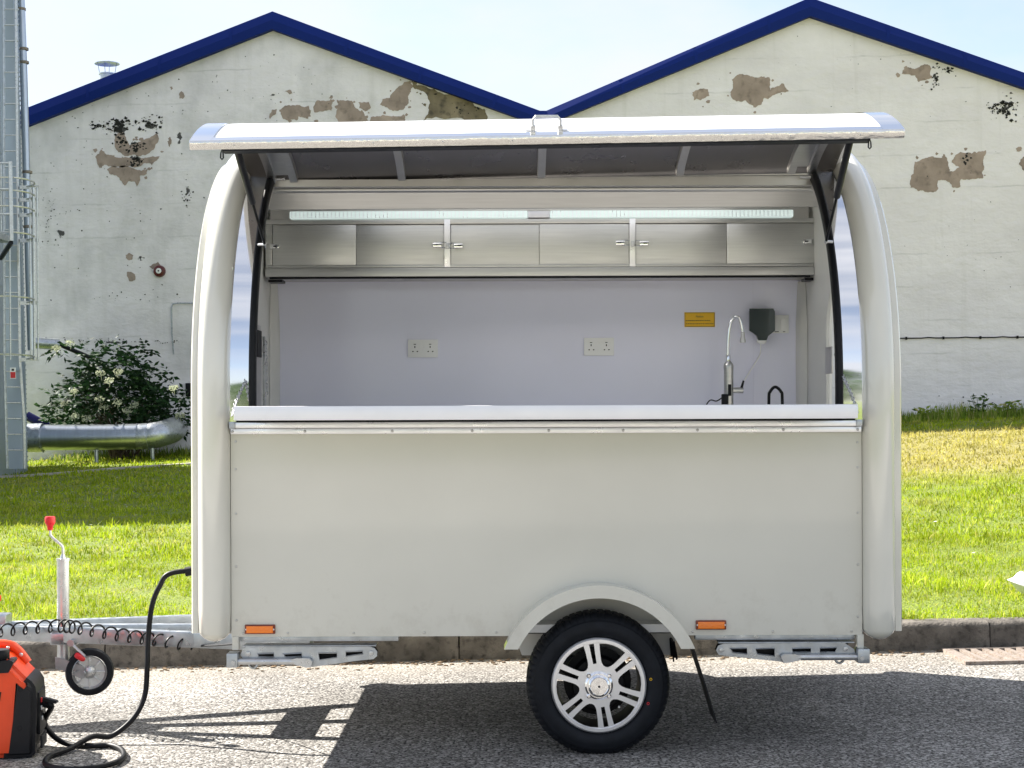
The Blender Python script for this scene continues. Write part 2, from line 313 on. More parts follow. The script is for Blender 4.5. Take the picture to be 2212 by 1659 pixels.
def wall_mat():
    m = bpy.data.materials.new('flaking_white_masonry_paint'); m.use_nodes = True; t = m.node_tree; b = t.nodes['Principled BSDF']; b.inputs['Roughness'].default_value = .85
    tcn = t.nodes.new('ShaderNodeTexCoord'); O = tcn.outputs['Object']
    def noise(s, d=6, st=None):
        n = t.nodes.new('ShaderNodeTexNoise'); n.inputs['Scale'].default_value = s; n.inputs['Detail'].default_value = d; n.inputs['Roughness'].default_value = .6
        if st:
            q = t.nodes.new('ShaderNodeMapping'); q.inputs[3].default_value = st; t.links.new(O, q.inputs[0]); t.links.new(q.outputs[0], n.inputs[0])
        else: t.links.new(O, n.inputs[0])
        return n.outputs[0]
    def mr(src, a, b_, c=0., d=1.):
        q = t.nodes.new('ShaderNodeMapRange')
        for i, v in enumerate((a, b_, c, d)): q.inputs[i+1].default_value = v
        t.links.new(src, q.inputs[0]); return q.outputs[0]
    def op(o, a, b_=None):
        q = t.nodes.new('ShaderNodeMath'); q.operation = o
        for i, v in enumerate((a, b_)):
            if v is None: continue
            if isinstance(v, (int, float)): q.inputs[i].default_value = v
            else: t.links.new(v, q.inputs[i])
        return q.outputs[0]
    def mixc(f, a, c):
        q = t.nodes.new('ShaderNodeMix'); q.data_type = 'RGBA'; t.links.new(f, q.inputs[0]); t.links.new(a, q.inputs[6]); q.inputs[7].default_value = (*c, 1); return q.outputs[2]
    r = t.nodes.new('ShaderNodeValToRGB'); e = r.color_ramp.elements; e[0].position = .3; e[0].color = (.76, .725, .74, 1); e[1].position = .7; e[1].color = (.89, .855, .87, 1)
    t.links.new(noise(.55, 8, (1, 1, 2.2)), r.inputs[0]); c = r.outputs[0]
    # grey weathering, heavier on the left gable
    se = t.nodes.new('ShaderNodeSeparateXYZ'); t.links.new(O, se.inputs[0]); X, Z = se.outputs[0], se.outputs[2]
    left = mr(X, 2., -4., .12, 1.)
    fine = noise(5.5, 9); sm = noise(1.3, 4)
    c = mixc(op('MULTIPLY', op('MULTIPLY', mr(noise(1.0, 9, (1, 1, .7)), .47, .72), left), .55), c, (.39, .39, .385))
    # small chips
    c = mixc(op('MULTIPLY', op('MULTIPLY', mr(fine, .67, .72), mr(sm, .60, .66)), op('MULTIPLY', left, .9)), c, (.12, .115, .10))
    # casting lift lines
    zz = op('ADD', Z, op('MULTIPLY', op('SUBTRACT', noise(1.7, 5), .5), .10))
    fr = op('ABSOLUTE', op('SUBTRACT', op('FRACT', op('MULTIPLY', zz, 1.55)), .5))
    ln = op('MULTIPLY', mr(fr, .035, .0), mr(noise(2.2, 6, (.5, 1, 1)), .48, .62))
    c = mixc(op('MULTIPLY', ln, .38), c, (.34, .34, .33))
    # drips below the verge
    c = mixc(op('MULTIPLY', mr(noise(2.4, 7, (2.2, 1, .10)), .54, .74), .16), c, (.42, .40, .34))
    # mould blooms
    sp = noise(7.5, 9); acc = None
    for (u, v, ru, rv, th) in ((257, 277, 34, 26, .47), (215, 272, 40, 14, .54), (285, 315, 26, 16, .50), (290, 345, 34, 16, .47), (325, 272, 34, 20, .54), (2170, 232, 36, 26, .50), (2020, 165, 12, 22, .5), (2052, 152, 20, 12, .5), (2088, 345, 18, 24, .52), (405, 415, 14, 26, .55), (300, 560, 50, 16, .58), (95, 440, 14, 60, .56), (130, 505, 34, 50, .60), (590, 205, 14, 8, .5), (2150, 900, 60, 30, .58), (390, 300, 26, 40, .56), (250, 740, 60, 8, .52), (150, 740, 60, 8, .55), (120, 870, 10, 12, .45)):
        p = bg(u, v, WD); k = WD/F
        q = t.nodes.new('ShaderNodeVectorMath'); q.operation = 'SUBTRACT'; t.links.new(O, q.inputs[0]); q.inputs[1].default_value = (p.x, p.y, p.z)
        q2 = t.nodes.new('ShaderNodeVectorMath'); q2.operation = 'MULTIPLY'; t.links.new(q.outputs[0], q2.inputs[0]); q2.inputs[1].default_value = (1/(ru*k), 0, 1/(rv*k))
        q3 = t.nodes.new('ShaderNodeVectorMath'); q3.operation = 'LENGTH'; t.links.new(q2.outputs[0], q3.inputs[0])
        s = mr(op('SUBTRACT', sp, op('MULTIPLY', mr(q3.outputs['Value'], 0., 1.25), .58)), th-.13, th-.09)
        acc = s if acc is None else op('MAXIMUM', acc, s)
    c = mixc(op('MULTIPLY', acc, .93), c, (.022, .022, .02))
    t.links.new(c, b.inputs['Base Color'])
    bp = t.nodes.new('ShaderNodeBump'); bp.inputs['Strength'].default_value = .7; bp.inputs['Distance'].default_value = .04; t.links.new(noise(3.5, 8, (1, 1, 1.6)), bp.inputs['Height']); t.links.new(bp.outputs[0], b.inputs['Normal'])
    return m
M['wall'] = wall_mat()

# ================================================================== SETTING
KY = 2.29
def lawn_z(x, y):
    d = max(0., min(1., (y - KY - .15)/21.47)); return .145 + d*(.46 + (x + 6.9)*.0262)
MB().add([(-900, -900, -.03), (900, -900, -.03), (900, 900, -.03), (-900, 900, -.03)], [(0, 1, 2, 3)]).build('ground', M['soil'])['kind'] = 'structure'
MB().add([(-60, -34, -.004), (60, -34, -.004), (60, -11.5, -.004), (-60, -11.5, -.004)], [(0, 1, 2, 3)]).build('added_bounce_yard', M['added_bounce_yard'])['kind'] = 'structure'  # unseen pale ground added to reflect sunlight towards the trailer
MB().add([(-60, -11.6, 0), (60, -11.6, 0), (60, KY+.02, 0), (-60, KY+.02, 0)], [(0, 1, 2, 3)]).build('road', M['asphalt'])['kind'] = 'structure'
nx, ny = 60, 34; V = []; Fc = []
for j in range(ny+1):
    for i in range(nx+1):
        x = -30 + i; y = KY + .15 + (32*(j/ny)**1.4); V.append((x, y, lawn_z(x, y)))
for j in range(ny):
    for i in range(nx): a = j*(nx+1)+i; Fc.append((a, a+1, a+nx+2, a+nx+1))
lawn = MB().add(V, Fc).build('lawn', M['soil']); lawn['kind'] = 'structure'
# kerb of single stones
kerb = MB().box(-12.2, 12.2, KY+.012, KY+.16, -.1, .06).build('kerb', M['kerb']); kerb['kind'] = 'structure'
J0 = G(237, 1436).x; SL = (G(2143, 1404).x - J0)/5
first = None
sec = [(0., -.08), (0., .118), (.012, .138), (.035, .148), (.15, .150), (.15, -.08)]
b_ = MB().sweep([(lambda a, b, x=x: (x, a, b)) for x in (.004, SL-.004)], sec); first = b_.build('kerbstone', M['kerb'], kerb)
for k in range(-10, 12):
    if k == -10: o = first
    else: o = share(first, 'kerbstone', kerb)
    o.location = (J0 + k*SL, KY + random.uniform(-.006, .006), random.uniform(-.004, .006)); o.rotation_euler = (0, random.uniform(-.003, .003), random.uniform(-.003, .003))
# concrete edging at the foot of the silo plot
P = catmull([bg(-80, 1024, 23.6), bg(60, 1022, 23.8), bg(150, 1021, 24.2), bg(260, 1017, 24.9), bg(420, 1012, 25.4), bg(560, 1008, 25.8)], 6)
mb = MB(); V = []
for p in P:
    z = lawn_z(p.x, p.y) + .035; V += [(p.x, p.y, z), (p.x, p.y+.16, z)]
    V[-2:] = [(p.x, p.y, z), (p.x, p.y+.16, z)]
mb.sweep([(lambda a, b, p=p: (p.x, p.y + a, lawn_z(p.x, p.y) + b)) for p in P], [(0, -.1), (0, .03), (.14, .035), (.14, -.1)])
mb.build('path_edging', M['paverconc'])['kind'] = 'structure'
# ---- grass blades (stuff)
def blades(n, x0, x1, y0, y1, h0, h1, wd, name, material, lean=.6, zfn=None, ypow=1.0, edge=False):
    x = rng.uniform(x0, x1, n); y = y0 + (y1-y0)*rng.random(n)**ypow
    d = np.clip((y - KY - .15)/21.47, 0, 1); z = .145 + d*(.46 + (x+6.9)*.0262) - .006
    cl_ = np.sin(x*3.1 + 2*np.sin(y*1.7)) + np.sin(y*4.3 + 1.6*np.sin(x*2.3)) + .8*np.sin(x*9.7 + y*6.1) + .8*np.sin(y*11.3 - x*7.7)
    h = rng.uniform(h0, h1, n)*(.75 + .5*rng.random(n))*(1 + .20*cl_); a = rng.uniform(0, 2*np.pi, n); ln = rng.random(n)**.7*lean; la = rng.uniform(0, 2*np.pi, n)
    wx, wy = np.cos(a)*wd*.5, np.sin(a)*wd*.5; tx, ty = x + np.cos(la)*ln*h, y + np.sin(la)*ln*h; th = h*np.sqrt(1-np.minimum(ln, .95)**2)
    mx_, my_ = x + (tx-x)*.38, y + (ty-y)*.38
    V = np.stack([np.stack([x-wx, y-wy, z], 1), np.stack([x+wx, y+wy, z], 1), np.stack([mx_+wx*.8, my_+wy*.8, z+th*.6], 1), np.stack([mx_-wx*.8, my_-wy*.8, z+th*.6], 1), np.stack([tx, ty, z+th], 1)], 1)
    base = np.arange(n)[:, None]*5
    F3 = np.concatenate([base+[0, 1, 2], base+[0, 2, 3], base+[3, 2, 4]], 0)
    return V.reshape(-1, 3), F3
sets = [blades(170000, -8.5, 7.5, KY+.14, 6.2, .022, .055, .007, '', None, 1.25), blades(110000, -9.5, 9., 6.0, 12., .028, .065, .011, '', None, 1.2), blades(90000, -11.5, 12.5, 11.8, 23.7, .035, .08, .018, '', None, 1.2), blades(5000, -8.5, 7.5, KY+.10, KY+.24, .04, .10, .006, '', None, 1.3)]
V = []; Fc = []; o = 0
for a, f in sets: V.append(a); Fc.append(f+o); o += len(a)
g = np_mesh('lawn_grass', np.concatenate(V), np.concatenate(Fc), M['grass']); tag(g, 'short mown yellow green lawn grass between kerb and white building', 'grass', kind='stuff')
a1, f1 = blades(9000, 1., 14., 22.5, 23.85, .08, .24, .016, '', None, .45, ypow=.6); a2, f2 = blades(5000, -9., 1., 22.6, 23.8, .08, .2, .016, '', None, .5)
g = np_mesh('rough_grass', np.concatenate([a1, a2]), np.concatenate([f1, f2+len(a1)]), M['tallgrass']); tag(g, 'unmown tall grass growing along the foot of the white wall', 'grass', kind='stuff')
# daisies in the lawn
n = 1100; x = rng.uniform(-9, 9, n); y = KY + .4 + 18*rng.random(n)**.8; keep = np.sin(x*1.3+y*.7) + rng.normal(0, .8, n) > .1; x, y = x[keep], y[keep]; V = []; Fc = []
for xx, yy in zip(x, y):
    z = lawn_z(xx, yy) + random.uniform(.05, .085); o = len(V); r_ = random.uniform(.011, .018); tx, ty = random.uniform(-.3, .3), random.uniform(-.3, .1)
    V += [(xx + r_*math.cos(k*math.pi/3), yy + r_*math.sin(k*math.pi/3), z + r_*(tx*math.cos(k*math.pi/3) + ty*math.sin(k*math.pi/3))) for k in range(6)]; Fc.append(tuple(range(o, o+6)))
tag(np_mesh('daisies', V, Fc, M['daisy']), 'tiny white daisies dotted through the lawn', 'daisies', kind='stuff')
# gutter debris
mb = MB(); bmI = bmesh.new(); bmesh.ops.create_icosphere(bmI, subdivisions=1, radius=1); IV = [v.co.copy() for v in bmI.verts]; bmI.verts.index_update(); IF = [[v.index for v in f.verts] for f in bmI.faces]; bmI.free()
def lump(mb, c, r, sq=(1, 1, .6)):
    mb.add([(c[0] + v.x*r*sq[0]*random.uniform(.7, 1.2), c[1] + v.y*r*sq[1]*random.uniform(.7, 1.2), c[2] + v.z*r*sq[2]*random.uniform(.7, 1.2)) for v in IV], IF)
for k in range(900):
    x = random.uniform(-4, 4.5); y = KY - abs(random.gauss(0, .09)) - .005; r_ = random.uniform(.003, .012); lump(mb, (x, y, r_*.3), r_, (1.4, 1, .5))
for k in range(60): x = random.uniform(2.6, 3.3); lump(mb, (x, KY-abs(random.gauss(.04, .06)), .006), random.uniform(.006, .018), (1.6, 1, .6))
tag(mb.build('gutter_debris', M['debris']), 'brown grit and dead leaves lying in the gutter', 'debris', kind='stuff')

# ================================================================== WHITE GABLED BUILDING
bld = empty('warehouse', (bg(1168, 905, WD).x, CAM.y+WD, .3)); tag(bld, 'flaking white double gabled building with blue verge trim behind the trailer', 'building')
def to_local(o, p): return Vector(p) - Vector(o.location)
def wl(u, v, d=WD): return to_local(bld, bg(u, v, d))
up_ = [(40, 243), (590, 27), (1166, 241), (1180, 241), (1748, -3), (2340, 205)]
lo_ = [(40, 284), (590, 67), (1154, 270), (1190, 268), (1748, 39), (2340, 238)]
mid = [(40, 265), (590, 48), (1160, 256), (1185, 255), (1748, 19), (2340, 222)]
outl = [(wl(u, v).x, wl(u, v).z) for u, v in mid]; outl = [(outl[0][0], -1.), *outl, (outl[-1][0], -1.)]
wall = MB().plate(outl[::-1], [], 0, .35, lambda a, b, c: (a, c, b)).build('wall', M['wall'], bld)
wall.data.transform(Matrix.Translation(bld.location)); wall.location = -Vector(bld.location)          # material is read in world metres
# verge flashings: lower upright face and an upper face leaning back, one per slope
for i, j in ((0, 1), (1, 2), (2, 3), (3, 4), (4, 5)):
    def P3(lst, k, y): p = wl(*lst[k]); return (p.x, y, p.z)
    V = []
    for k in (i, j): V += [P3(lo_, k, .02), P3(lo_, k, -.16), P3(mid, k, -.175), P3(up_, k, -.092), P3(up_, k, .5)]
    m5 = 5; Fc = [(q, q+1, q+1+m5, q+m5) for q in range(4)] + [(0, 1, 2, 3, 4), (9, 8, 7, 6, 5), (4, 0, 5, 9)]
    MB().add(V, Fc).build('verge_flashing', M['blue'], bld, sharp=12)
# lapped joints of the flashing
for i, j in ((0, 1), (1, 2), (3, 4), (4, 5)):
    for t_ in (.28, .56, .84):
        V = []
        for dt in (-.006, .006):
            for lst, y in ((lo_, -.164), (mid, -.179), (up_, -.096)):
                a, b = wl(*lst[i]), wl(*lst[j]); p = a.lerp(b, t_+dt); V.append((p.x, y, p.z - .001))
        MB().add(V, [(0, 1, 4, 3), (1, 2, 5, 4)]).build('flashing_joint', M['blue'], bld, fix=False)
# roof slopes
for i, j in ((0, 1), (1, 2), (3, 4), (4, 5)):
    a, b = wl(*up_[i]), wl(*up_[j]); mb = MB(); n = 24; V = []; Fc = []
    for k in range(n+1):
        for y in (.45, 26.):
            t = k/n; V.append((a.x + (b.x-a.x)*t, y, a.z + (b.z-a.z)*t - .04 - (.03 if k % 2 else 0)))
    for k in range(n): Fc.append((2*k, 2*k+1, 2*k+3, 2*k+2))
    MB().add(V, Fc).build('roof', M['blue'], bld, fix=False)
# peeled patches: ragged bare render
def jag(P, it=3, amp=.16, seed=0):
    rr = random.Random(seed); P = [Vector(p) for p in P]
    for q in range(it):
        O = []
        for i, p in enumerate(P):
            n = P[(i+1) % len(P)]; d = n - p; O.append(p); O.append((p+n)/2 + Vector((-d.y, d.x))*rr.uniform(-amp, amp))
        P = O; amp *= .95
    return [(p.x, p.y) for p in P]
def zmap(pts, k, u0, v0=0.): return [(u0 + x*k, v0 + y*k) for x, y in pts]
k1, k6, k7, k5 = .3646, .3594, .4922, .4687
patches = [
 (zmap([(680, 810), (720, 780), (750, 830), (770, 860), (830, 840), (870, 820), (930, 790), (940, 830), (915, 880), (890, 900), (860, 920), (800, 915), (740, 925), (700, 900), (680, 860)], k1, 0), 0),
 (zmap([(565, 930), (600, 885), (630, 915), (680, 930), (740, 930), (800, 940), (870, 935), (945, 925), (930, 950), (900, 980), (860, 965), (790, 990), (700, 985), (640, 985), (620, 975), (590, 995), (575, 960)], k1, 0), 0),
 (zmap([(635, 1002), (700, 994), (800, 1002), (880, 1000), (870, 1030), (830, 1040), (825, 1080), (810, 1105), (795, 1075), (760, 1075), (740, 1100), (715, 1070), (690, 1040), (650, 1030)], k1, 0), 0),
 (zmap([(745, 1510), (765, 1498), (788, 1510), (785, 1535), (765, 1542), (745, 1530)], k1, 0), 0),
 (zmap([(885, 1580), (905, 1565), (935, 1550), (952, 1570), (930, 1592), (905, 1594)], k1, 0), 0),
 (zmap([(752, 1612), (775, 1610), (800, 1630), (800, 1660), (765, 1665)], k1, 0), 0),
 (zmap([(1060, 560), (1075, 540), (1095, 570), (1085, 585), (1062, 582)], k1, 0), 0),
 (zmap([(1005, 515), (1020, 512), (1025, 525), (1012, 534)], k1, 0), 0),
 (zmap([(995, 820), (1008, 810), (1015, 850), (1005, 872), (996, 850)], k1, 0), 0),
 (zmap([(525, 660), (560, 635), (630, 630), (700, 635), (715, 700), (690, 710), (640, 700), (630, 725), (580, 725), (545, 710)], k6, 414.7), 0),
 (zmap([(730, 640), (750, 605), (835, 600), (838, 665), (800, 665), (770, 670), (735, 675)], k6, 414.7), 0),
 (zmap([(870, 600), (960, 605), (985, 650), (1060, 722), (1000, 740), (890, 740), (862, 700)], k6, 414.7), 0),
 (zmap([(1000, 615), (1060, 612), (1075, 650), (1040, 670), (1005, 650)], k6, 414.7), 0),
 (zmap([(1130, 630), (1145, 595), (1190, 590), (1250, 515), (1312, 484), (1330, 520), (1312, 545), (1302, 620), (1270, 660), (1190, 660)], k6, 414.7), 0),
 (zmap([(1320, 486), (1400, 520), (1500, 560), (1764, 662), (1768, 740), (1370, 740), (1420, 680), (1430, 620), (1412, 570), (1342, 536)], k6, 414.7), 1),
 (zmap([(470, 715), (480, 660), (508, 655), (500, 690)], k6, 414.7), 0),
 (zmap([(1065, 740), (1075, 705), (1150, 690), (1270, 695), (1280, 740)], k6, 414.7), 0),
 (zmap([(560, 548), (590, 540), (604, 560), (585, 564)], k6, 414.7), 0),
 (zmap([(925, 420), (930, 350), (965, 325), (1060, 335), (1095, 340), (1100, 395), (1150, 365), (1180, 400), (1130, 410), (1090, 435), (1070, 430), (1060, 460), (1030, 470), (990, 440), (950, 445)], k7, 1123), 0),
 (zmap([(757, 405), (790, 390), (825, 392), (832, 420), (790, 440), (765, 430)], k7, 1123), 0),
 (zmap([(1675, 325), (1690, 300), (1740, 300), (1790, 283), (1806, 300), (1800, 345), (1760, 355), (1735, 330), (1700, 325)], k7, 1123), 0),
 (zmap([(160, 745), (190, 735), (300, 720), (315, 750), (320, 790), (370, 770), (330, 745), (370, 700), (440, 705), (488, 692), (480, 770), (475, 820), (430, 825), (375, 825), (370, 860), (335, 865), (320, 840), (270, 830), (268, 870), (215, 885), (140, 865), (155, 800)], k5, 1901), 0),
 (zmap([(640, 755), (668, 720), (700, 725), (705, 790), (660, 785)], k5, 1901), 0),
 (zmap([(625, 685), (650, 676), (652, 694), (630, 698)], k5, 1901), 0),
]
for q, (pp, kind_) in enumerate(patches):
    w2 = [(wl(u, v).x, wl(u, v).z) for u, v in pp]
    pm_ = M['mould_patch'] if kind_ else M['render_patch']
    MB().plate(jag(w2, 4, .17, q), [], -.006, .02, lambda a, b, c: (a, c, b)).build('bare_patch', pm_, bld)
    rr2 = random.Random(q+50); big_ = max(p_[0] for p_ in w2) - min(p_[0] for p_ in w2)
    if big_ > .3:
        for f_ in range(int(4 + big_*7)):
            a_ = rr2.randrange(len(w2)); p0_, p1_ = w2[a_], w2[(a_+1) % len(w2)]; t_ = rr2.random(); cx_, cz_ = p0_[0]*(1-t_) + p1_[0]*t_ + rr2.gauss(0, .10), p0_[1]*(1-t_) + p1_[1]*t_ + rr2.gauss(0, .07); r_ = rr2.uniform(.012, .05)
            MB().plate([(cx_ + r_*rr2.uniform(.4, 1.3)*math.cos(k_*.9), cz_ + r_*rr2.uniform(.4, 1.1)*math.sin(k_*.9)) for k_ in range(7)], [], -.0045, .02, lambda a, b, c: (a, c, b)).build('paint_chip', pm_, bld)
# black mould spots
M['mould'] = mat('black_mould', (.02, .02, .018), .95, var=.4, vscale=8)
rm = random.Random(3)
for (u, v, su, sv, n_, smin, smax) in ((257, 274, 11, 9, 46, 2, 7), (262, 300, 6, 12, 24, 2, 6), (216, 272, 17, 5, 44, 1, 4), (322, 267, 17, 9, 50, 1, 5), (292, 318, 14, 6, 34, 1.5, 5), (290, 348, 9, 6, 26, 2, 6), (2178, 232, 13, 11, 60, 1.5, 6), (2150, 236, 11, 10, 34, 1, 4), (2020, 168, 4, 12, 30, 1.5, 4), (2050, 150, 9, 5, 24, 1.5, 4), (2086, 345, 4, 9, 20, 1.5, 4), (405, 420, 7, 14, 24, 1, 3), (110, 470, 14, 40, 50, .8, 2.6), (250, 240, 120, 60, 50, .7, 2.2), (240, 450, 110, 80, 60, .7, 2.4), (560, 190, 90, 40, 40, .7, 2.2), (1050, 225, 40, 14, 60, 1, 4), (980, 190, 30, 10, 30, 1, 4), (2080, 880, 70, 14, 40, .8, 2.6), (1850, 150, 160, 60, 40, .6, 1.6), (2080, 520, 70, 120, 24, .6, 1.8), (300, 640, 60, 8, 20, .8, 2.2), (180, 735, 60, 3, 34, .8, 2.6), (330, 738, 50, 3, 26, .8, 2.4), (120, 865, 14, 18, 18, 1, 3.5)):
    mb = MB(); k_ = WD/F
    for q in range(n_):
        uu, vv = u + rm.gauss(0, su), v + rm.gauss(0, sv)
        if vv < np.interp(uu, [a[0] for a in lo_], [a[1] for a in lo_]) + 5: continue
        p = wl(uu, vv); r_ = rm.uniform(smin, smax)*k_*rm.uniform(.5, 1.); ph_ = rm.uniform(0, 6)
        mb.add([(p.x + r_*rm.uniform(.35, 1.4)*math.cos(ph_+j*.785), -.008 - .0004*(q % 7), p.z + r_*rm.uniform(.3, 1.1)*math.sin(ph_+j*.785)) for j in range(8)], [tuple(range(8))])
    mb.build('mould_spots', M['mould'], bld, fix=False)['kind'] = 'stuff'
# roof vent cowl
p = wl(232, 178, 33); vx = empty('vent_cowl', Vector(p) + bld.location); tag(vx, 'small galvanised vent cowl with conical cap above the left blue roof', 'vent')
s = 33/F
MB().lathe([(.0, -.4), (.165, -.4), (.165, .16), (.18, .165), (.18, .19), (.15, .19)], 20).build('pipe', M['galv'], vx)
MB().lathe([(.0, .47), (.10, .455), (.265, .405), (.265, .392), (.1, .42), (.0, .43)], 24).build('cap', M['galv'], vx)
for k in range(4):
    a = k*math.pi/2 + .5; MB().tube([(.16*math.cos(a), .16*math.sin(a), .17), (.2*math.cos(a), .2*math.sin(a), .40)], .007, 5).build('stay', M['galv'], vx)
# bell, cables, conduit on the wall
p = bg(345, 586, WD); e = empty('alarm_bell', p); tag(e, 'round dark red alarm bell with white centre on the left gable', 'bell')
RX = Matrix.Rotation(R(90), 4, 'X')
MB().lathe([(.0, .10), (.06, .098), (.105, .075), (.118, .03), (.118, .0)], 28, RX).build('gong', M['bell_red'], e)
MB().lathe([(.0, .112), (.05, .110), (.055, .096), (.055, .08)], 20, RX).build('face', M['plug_white'], e)
MB().lathe([(.0, .122), (.014, .12), (.016, .108)], 10, RX).build('bolt', M['blackplastic'], e)
P = [bg(1925 + k*16, 730 - k*.16 + (1.2 if k % 5 else 0), WD) + Vector((0, -.03, 0)) for k in range(24)]
mb = MB().tube(P, .012, 6)
wc = mb.build('wall_cable', M['black']); tag(wc, 'black cable clipped level across the right gable wall', 'cable')
for k in range(2, 24, 5): q = P[k]; MB().box(q.x-.014, q.x+.014, q.y-.02, q.y+.03, q.z-.028, q.z+.028).build('clip', M['black'], wc)
P = [bg(u, v, WD) + Vector((0, -.03, 0)) for u, v in ((376, 765), (372, 720), (371, 664), (374, 657), (384, 655), (440, 655))]
tag(MB().tube(P, .015, 6).build('wall_conduit', M['galv']), 'thin grey conduit running up the wall beside the elder bush', 'conduit')
p = bg(408, 842, WD); tag(MB().box(p.x-.05, p.x+.16, p.y-.08, p.y-.002, p.z-.13, p.z+.13, .01).build('junction_box', M['blackplastic']), 'small black box on the wall just left of the trailer', 'box')

# ================================================================== SILO, DUCT, PIPES, BUSH
def silo(name, cx, cy, rad, h, label):
    z0 = lawn_z(cx, cy) - .1; s_ = empty(name, (cx, cy, z0)); tag(s_, label, 'silo')
    rings = 8; dz = h/rings; seg = 72; first = None; fb = None
    for k in range(rings):
        if first is None:
            prof = [(rad, 0)]; prof += [(rad, dz*q/4) for q in range(5)] + [(rad+.012, dz), (rad+.012, dz+.03), (rad-.02, dz+.03)]
            first = MB().lathe(prof, seg).build('ring_panel', M['silo'], s_); o = first
        else: o = share(first, 'ring_panel', s_)
        o.location = (0, 0, k*dz)
    MB().lathe([(rad+.12, h-.02), (rad+.12, h+.03), (.5, h+1.2), (.4, h+1.45), (0, h+1.5)], 48).build('roof_cone', M['silo'], s_)
    MB().lathe([(0, -.3), (rad+.25, -.3), (rad+.25, .12), (rad-.1, .12)], 48).build('concrete_plinth', M['paverconc'], s_)
    return s_
SX, SYd, SRad = -11.95 + CAM.x, 24.5, 4.0; SY = SYd + CAM.y
si = silo('grain_silo', SX, SY, SRad, 8.4, 'tall bolted grey steel silo at the left edge with caged ladder')
so = Vector(si.location)
# bolted vertical seams near the visible edge
for a in (9, 13.5, 18, 4):
    an = R(a-2); mb = MB()
    for k in range(102): mb.box(-.012, .012, -.012, .012, -.012, .012, M=Matrix.Translation(((SRad+.025)*math.cos(an), (SRad+.025)*math.sin(an), .2 + k*.08)))
    o = mb.build('bolt_row', M['galv'], si); o['kind'] = 'stuff'
    MB().box(-.01, .014, -.06, .06, 0, 8.4, M=Matrix.Rotation(an, 4, 'Z') @ Matrix.Translation((SRad+.012, 0, 0))).build('seam_strip', M['silo'], si)
# stiffener columns
def sl(u, v, d): return bg(u, v, d) - so
# ladder plane
LDp = 23.6
def lp(u, v, dd=0.): return sl(u, v, LDp + dd)
def ztop(u, v0, v1, dd=0.): return [lp(u, v0, dd), lp(u, v1, dd)]
mbp = MB().box(0, .01, 0, .01, 0, .01)
def bar(pts, r, name, m=M['zinc'], parent=si, seg=6): return MB().tube(pts, r, seg).build(name, m, parent)
panel = MB(); a, b = lp(13, 770, .25), lp(50, 1012, .25)
panel.box(a.x, b.x, a.y, a.y+.06, b.z, 8.3); panel.build('ladder_back_panel', M['silo'], si)
bar([lp(8, -40), lp(9, 420), lp(10, 780), lp(16, 1012)], .022, 'ladder_rail', M['galv'])
bar([lp(34, -40), lp(38, 420), lp(43, 780), lp(52, 900), lp(54, 1012)], .022, 'ladder_rail', M['zinc'])
v = 20
while v < 1000:
    off = 0 if v < 780 else (v-780)*.04; bar([lp(9+off*.7, v), lp(40+off*1.2, v)], .012, 'rung', M['zinc']); v += 34
for v in (405, 432, 465, 520, 655, 777):
    r0, r1 = lp(10, v), lp(44, v); mb = MB(); n = 14
    pts = [r1] + [Vector((r1.x + .30*math.sin(math.pi*q/n)*1.0, r1.y - .62*(1-math.cos(math.pi*q/n))*.5, r1.z + .005*q)) for q in range(1, n+1)]
    pts[-1].x = r0.x + .05
    mb.box(0, lp(84, v).x - r1.x, -.03, 0, -.028, .028, M=Matrix.Translation(r1)); mb.tube(pts, .014, 5); mb.build('cage_hoop', M['zinc'], si)
for u, dd in ((64, -.10), (72, -.25), (80, -.40), (20, -.62)):
    mb = MB(); a, b = lp(u, 405, dd), lp(u + 2.5, 777, dd); mb.tube([a, b], .020 if u == 72 else .012, 4); mb.build('cage_strap', M['zinc'], si)
# platform with rails
mb = MB(); a, b = lp(-90, 520, -1.2), lp(26, 510, -.5); mb.box(a.x, b.x, a.y, b.y, b.z-.10, b.z, .005); mb.build('platform', M['galv'], si)
bar([lp(25, 520, -1.), lp(22, 349, -1.)], .03, 'guard_post', M['zinc']); bar([lp(-60, 520, -1.), lp(-60, 349, -1.)], .03, 'guard_post', M['zinc'])
for v in (352, 408, 462): bar([lp(-90, v, -1.), lp(26, v, -1.)], .02, 'guard_rail', M['zinc'])
bar([lp(24, 524, -1.), lp(2, 558, -.3)], .035, 'brace', M['blackplastic']); bar([lp(2, 350, -.5), lp(3, 520, -.5)], .012, 'guard_post', M['zinc'])
sg = lp(28, 806, -.12); s2 = LDp/F
o = MB().box(sg.x-6.3*s2, sg.x+6.3*s2, sg.y, sg.y+.006, sg.z-12*s2, sg.z+12*s2).build('sign_plate', M['plug_white'], si)
MB().box(sg.x-5.3*s2, sg.x+5.3*s2, sg.y-.004, sg.y+.002, sg.z-10.5*s2, sg.z+2.5*s2).build('red_panel', M['red'], o)
MB().box(sg.x-2.6*s2, sg.x+2.6*s2, sg.y-.004, sg.y+.002, sg.z+5*s2, sg.z+9.5*s2).build('pictogram', M['ink'], o)
# downpipe beside the silo
dp = MB().tube([bg(43, -60, 26.5), bg(49, 100, 26.5), bg(56, 330, 26.5), bg(63, 600, 26.5), bg(68, 757, 26.5)], .066, 12).build('downpipe', M['stain_pipe']); tag(dp, 'bright galvanised downpipe running down beside the silo ladder', 'pipe')
for u, v in ((46, 20), (53, 135), (52, 106), (60, 372), (62, 490)):
    p = bg(u-1, v, 26.5); MB().lathe([(.068, -.025), (.085, -.02), (.085, .02), (.068, .025)], 14, Matrix.Translation(p)).build('pipe_clamp', M['iron'], dp)
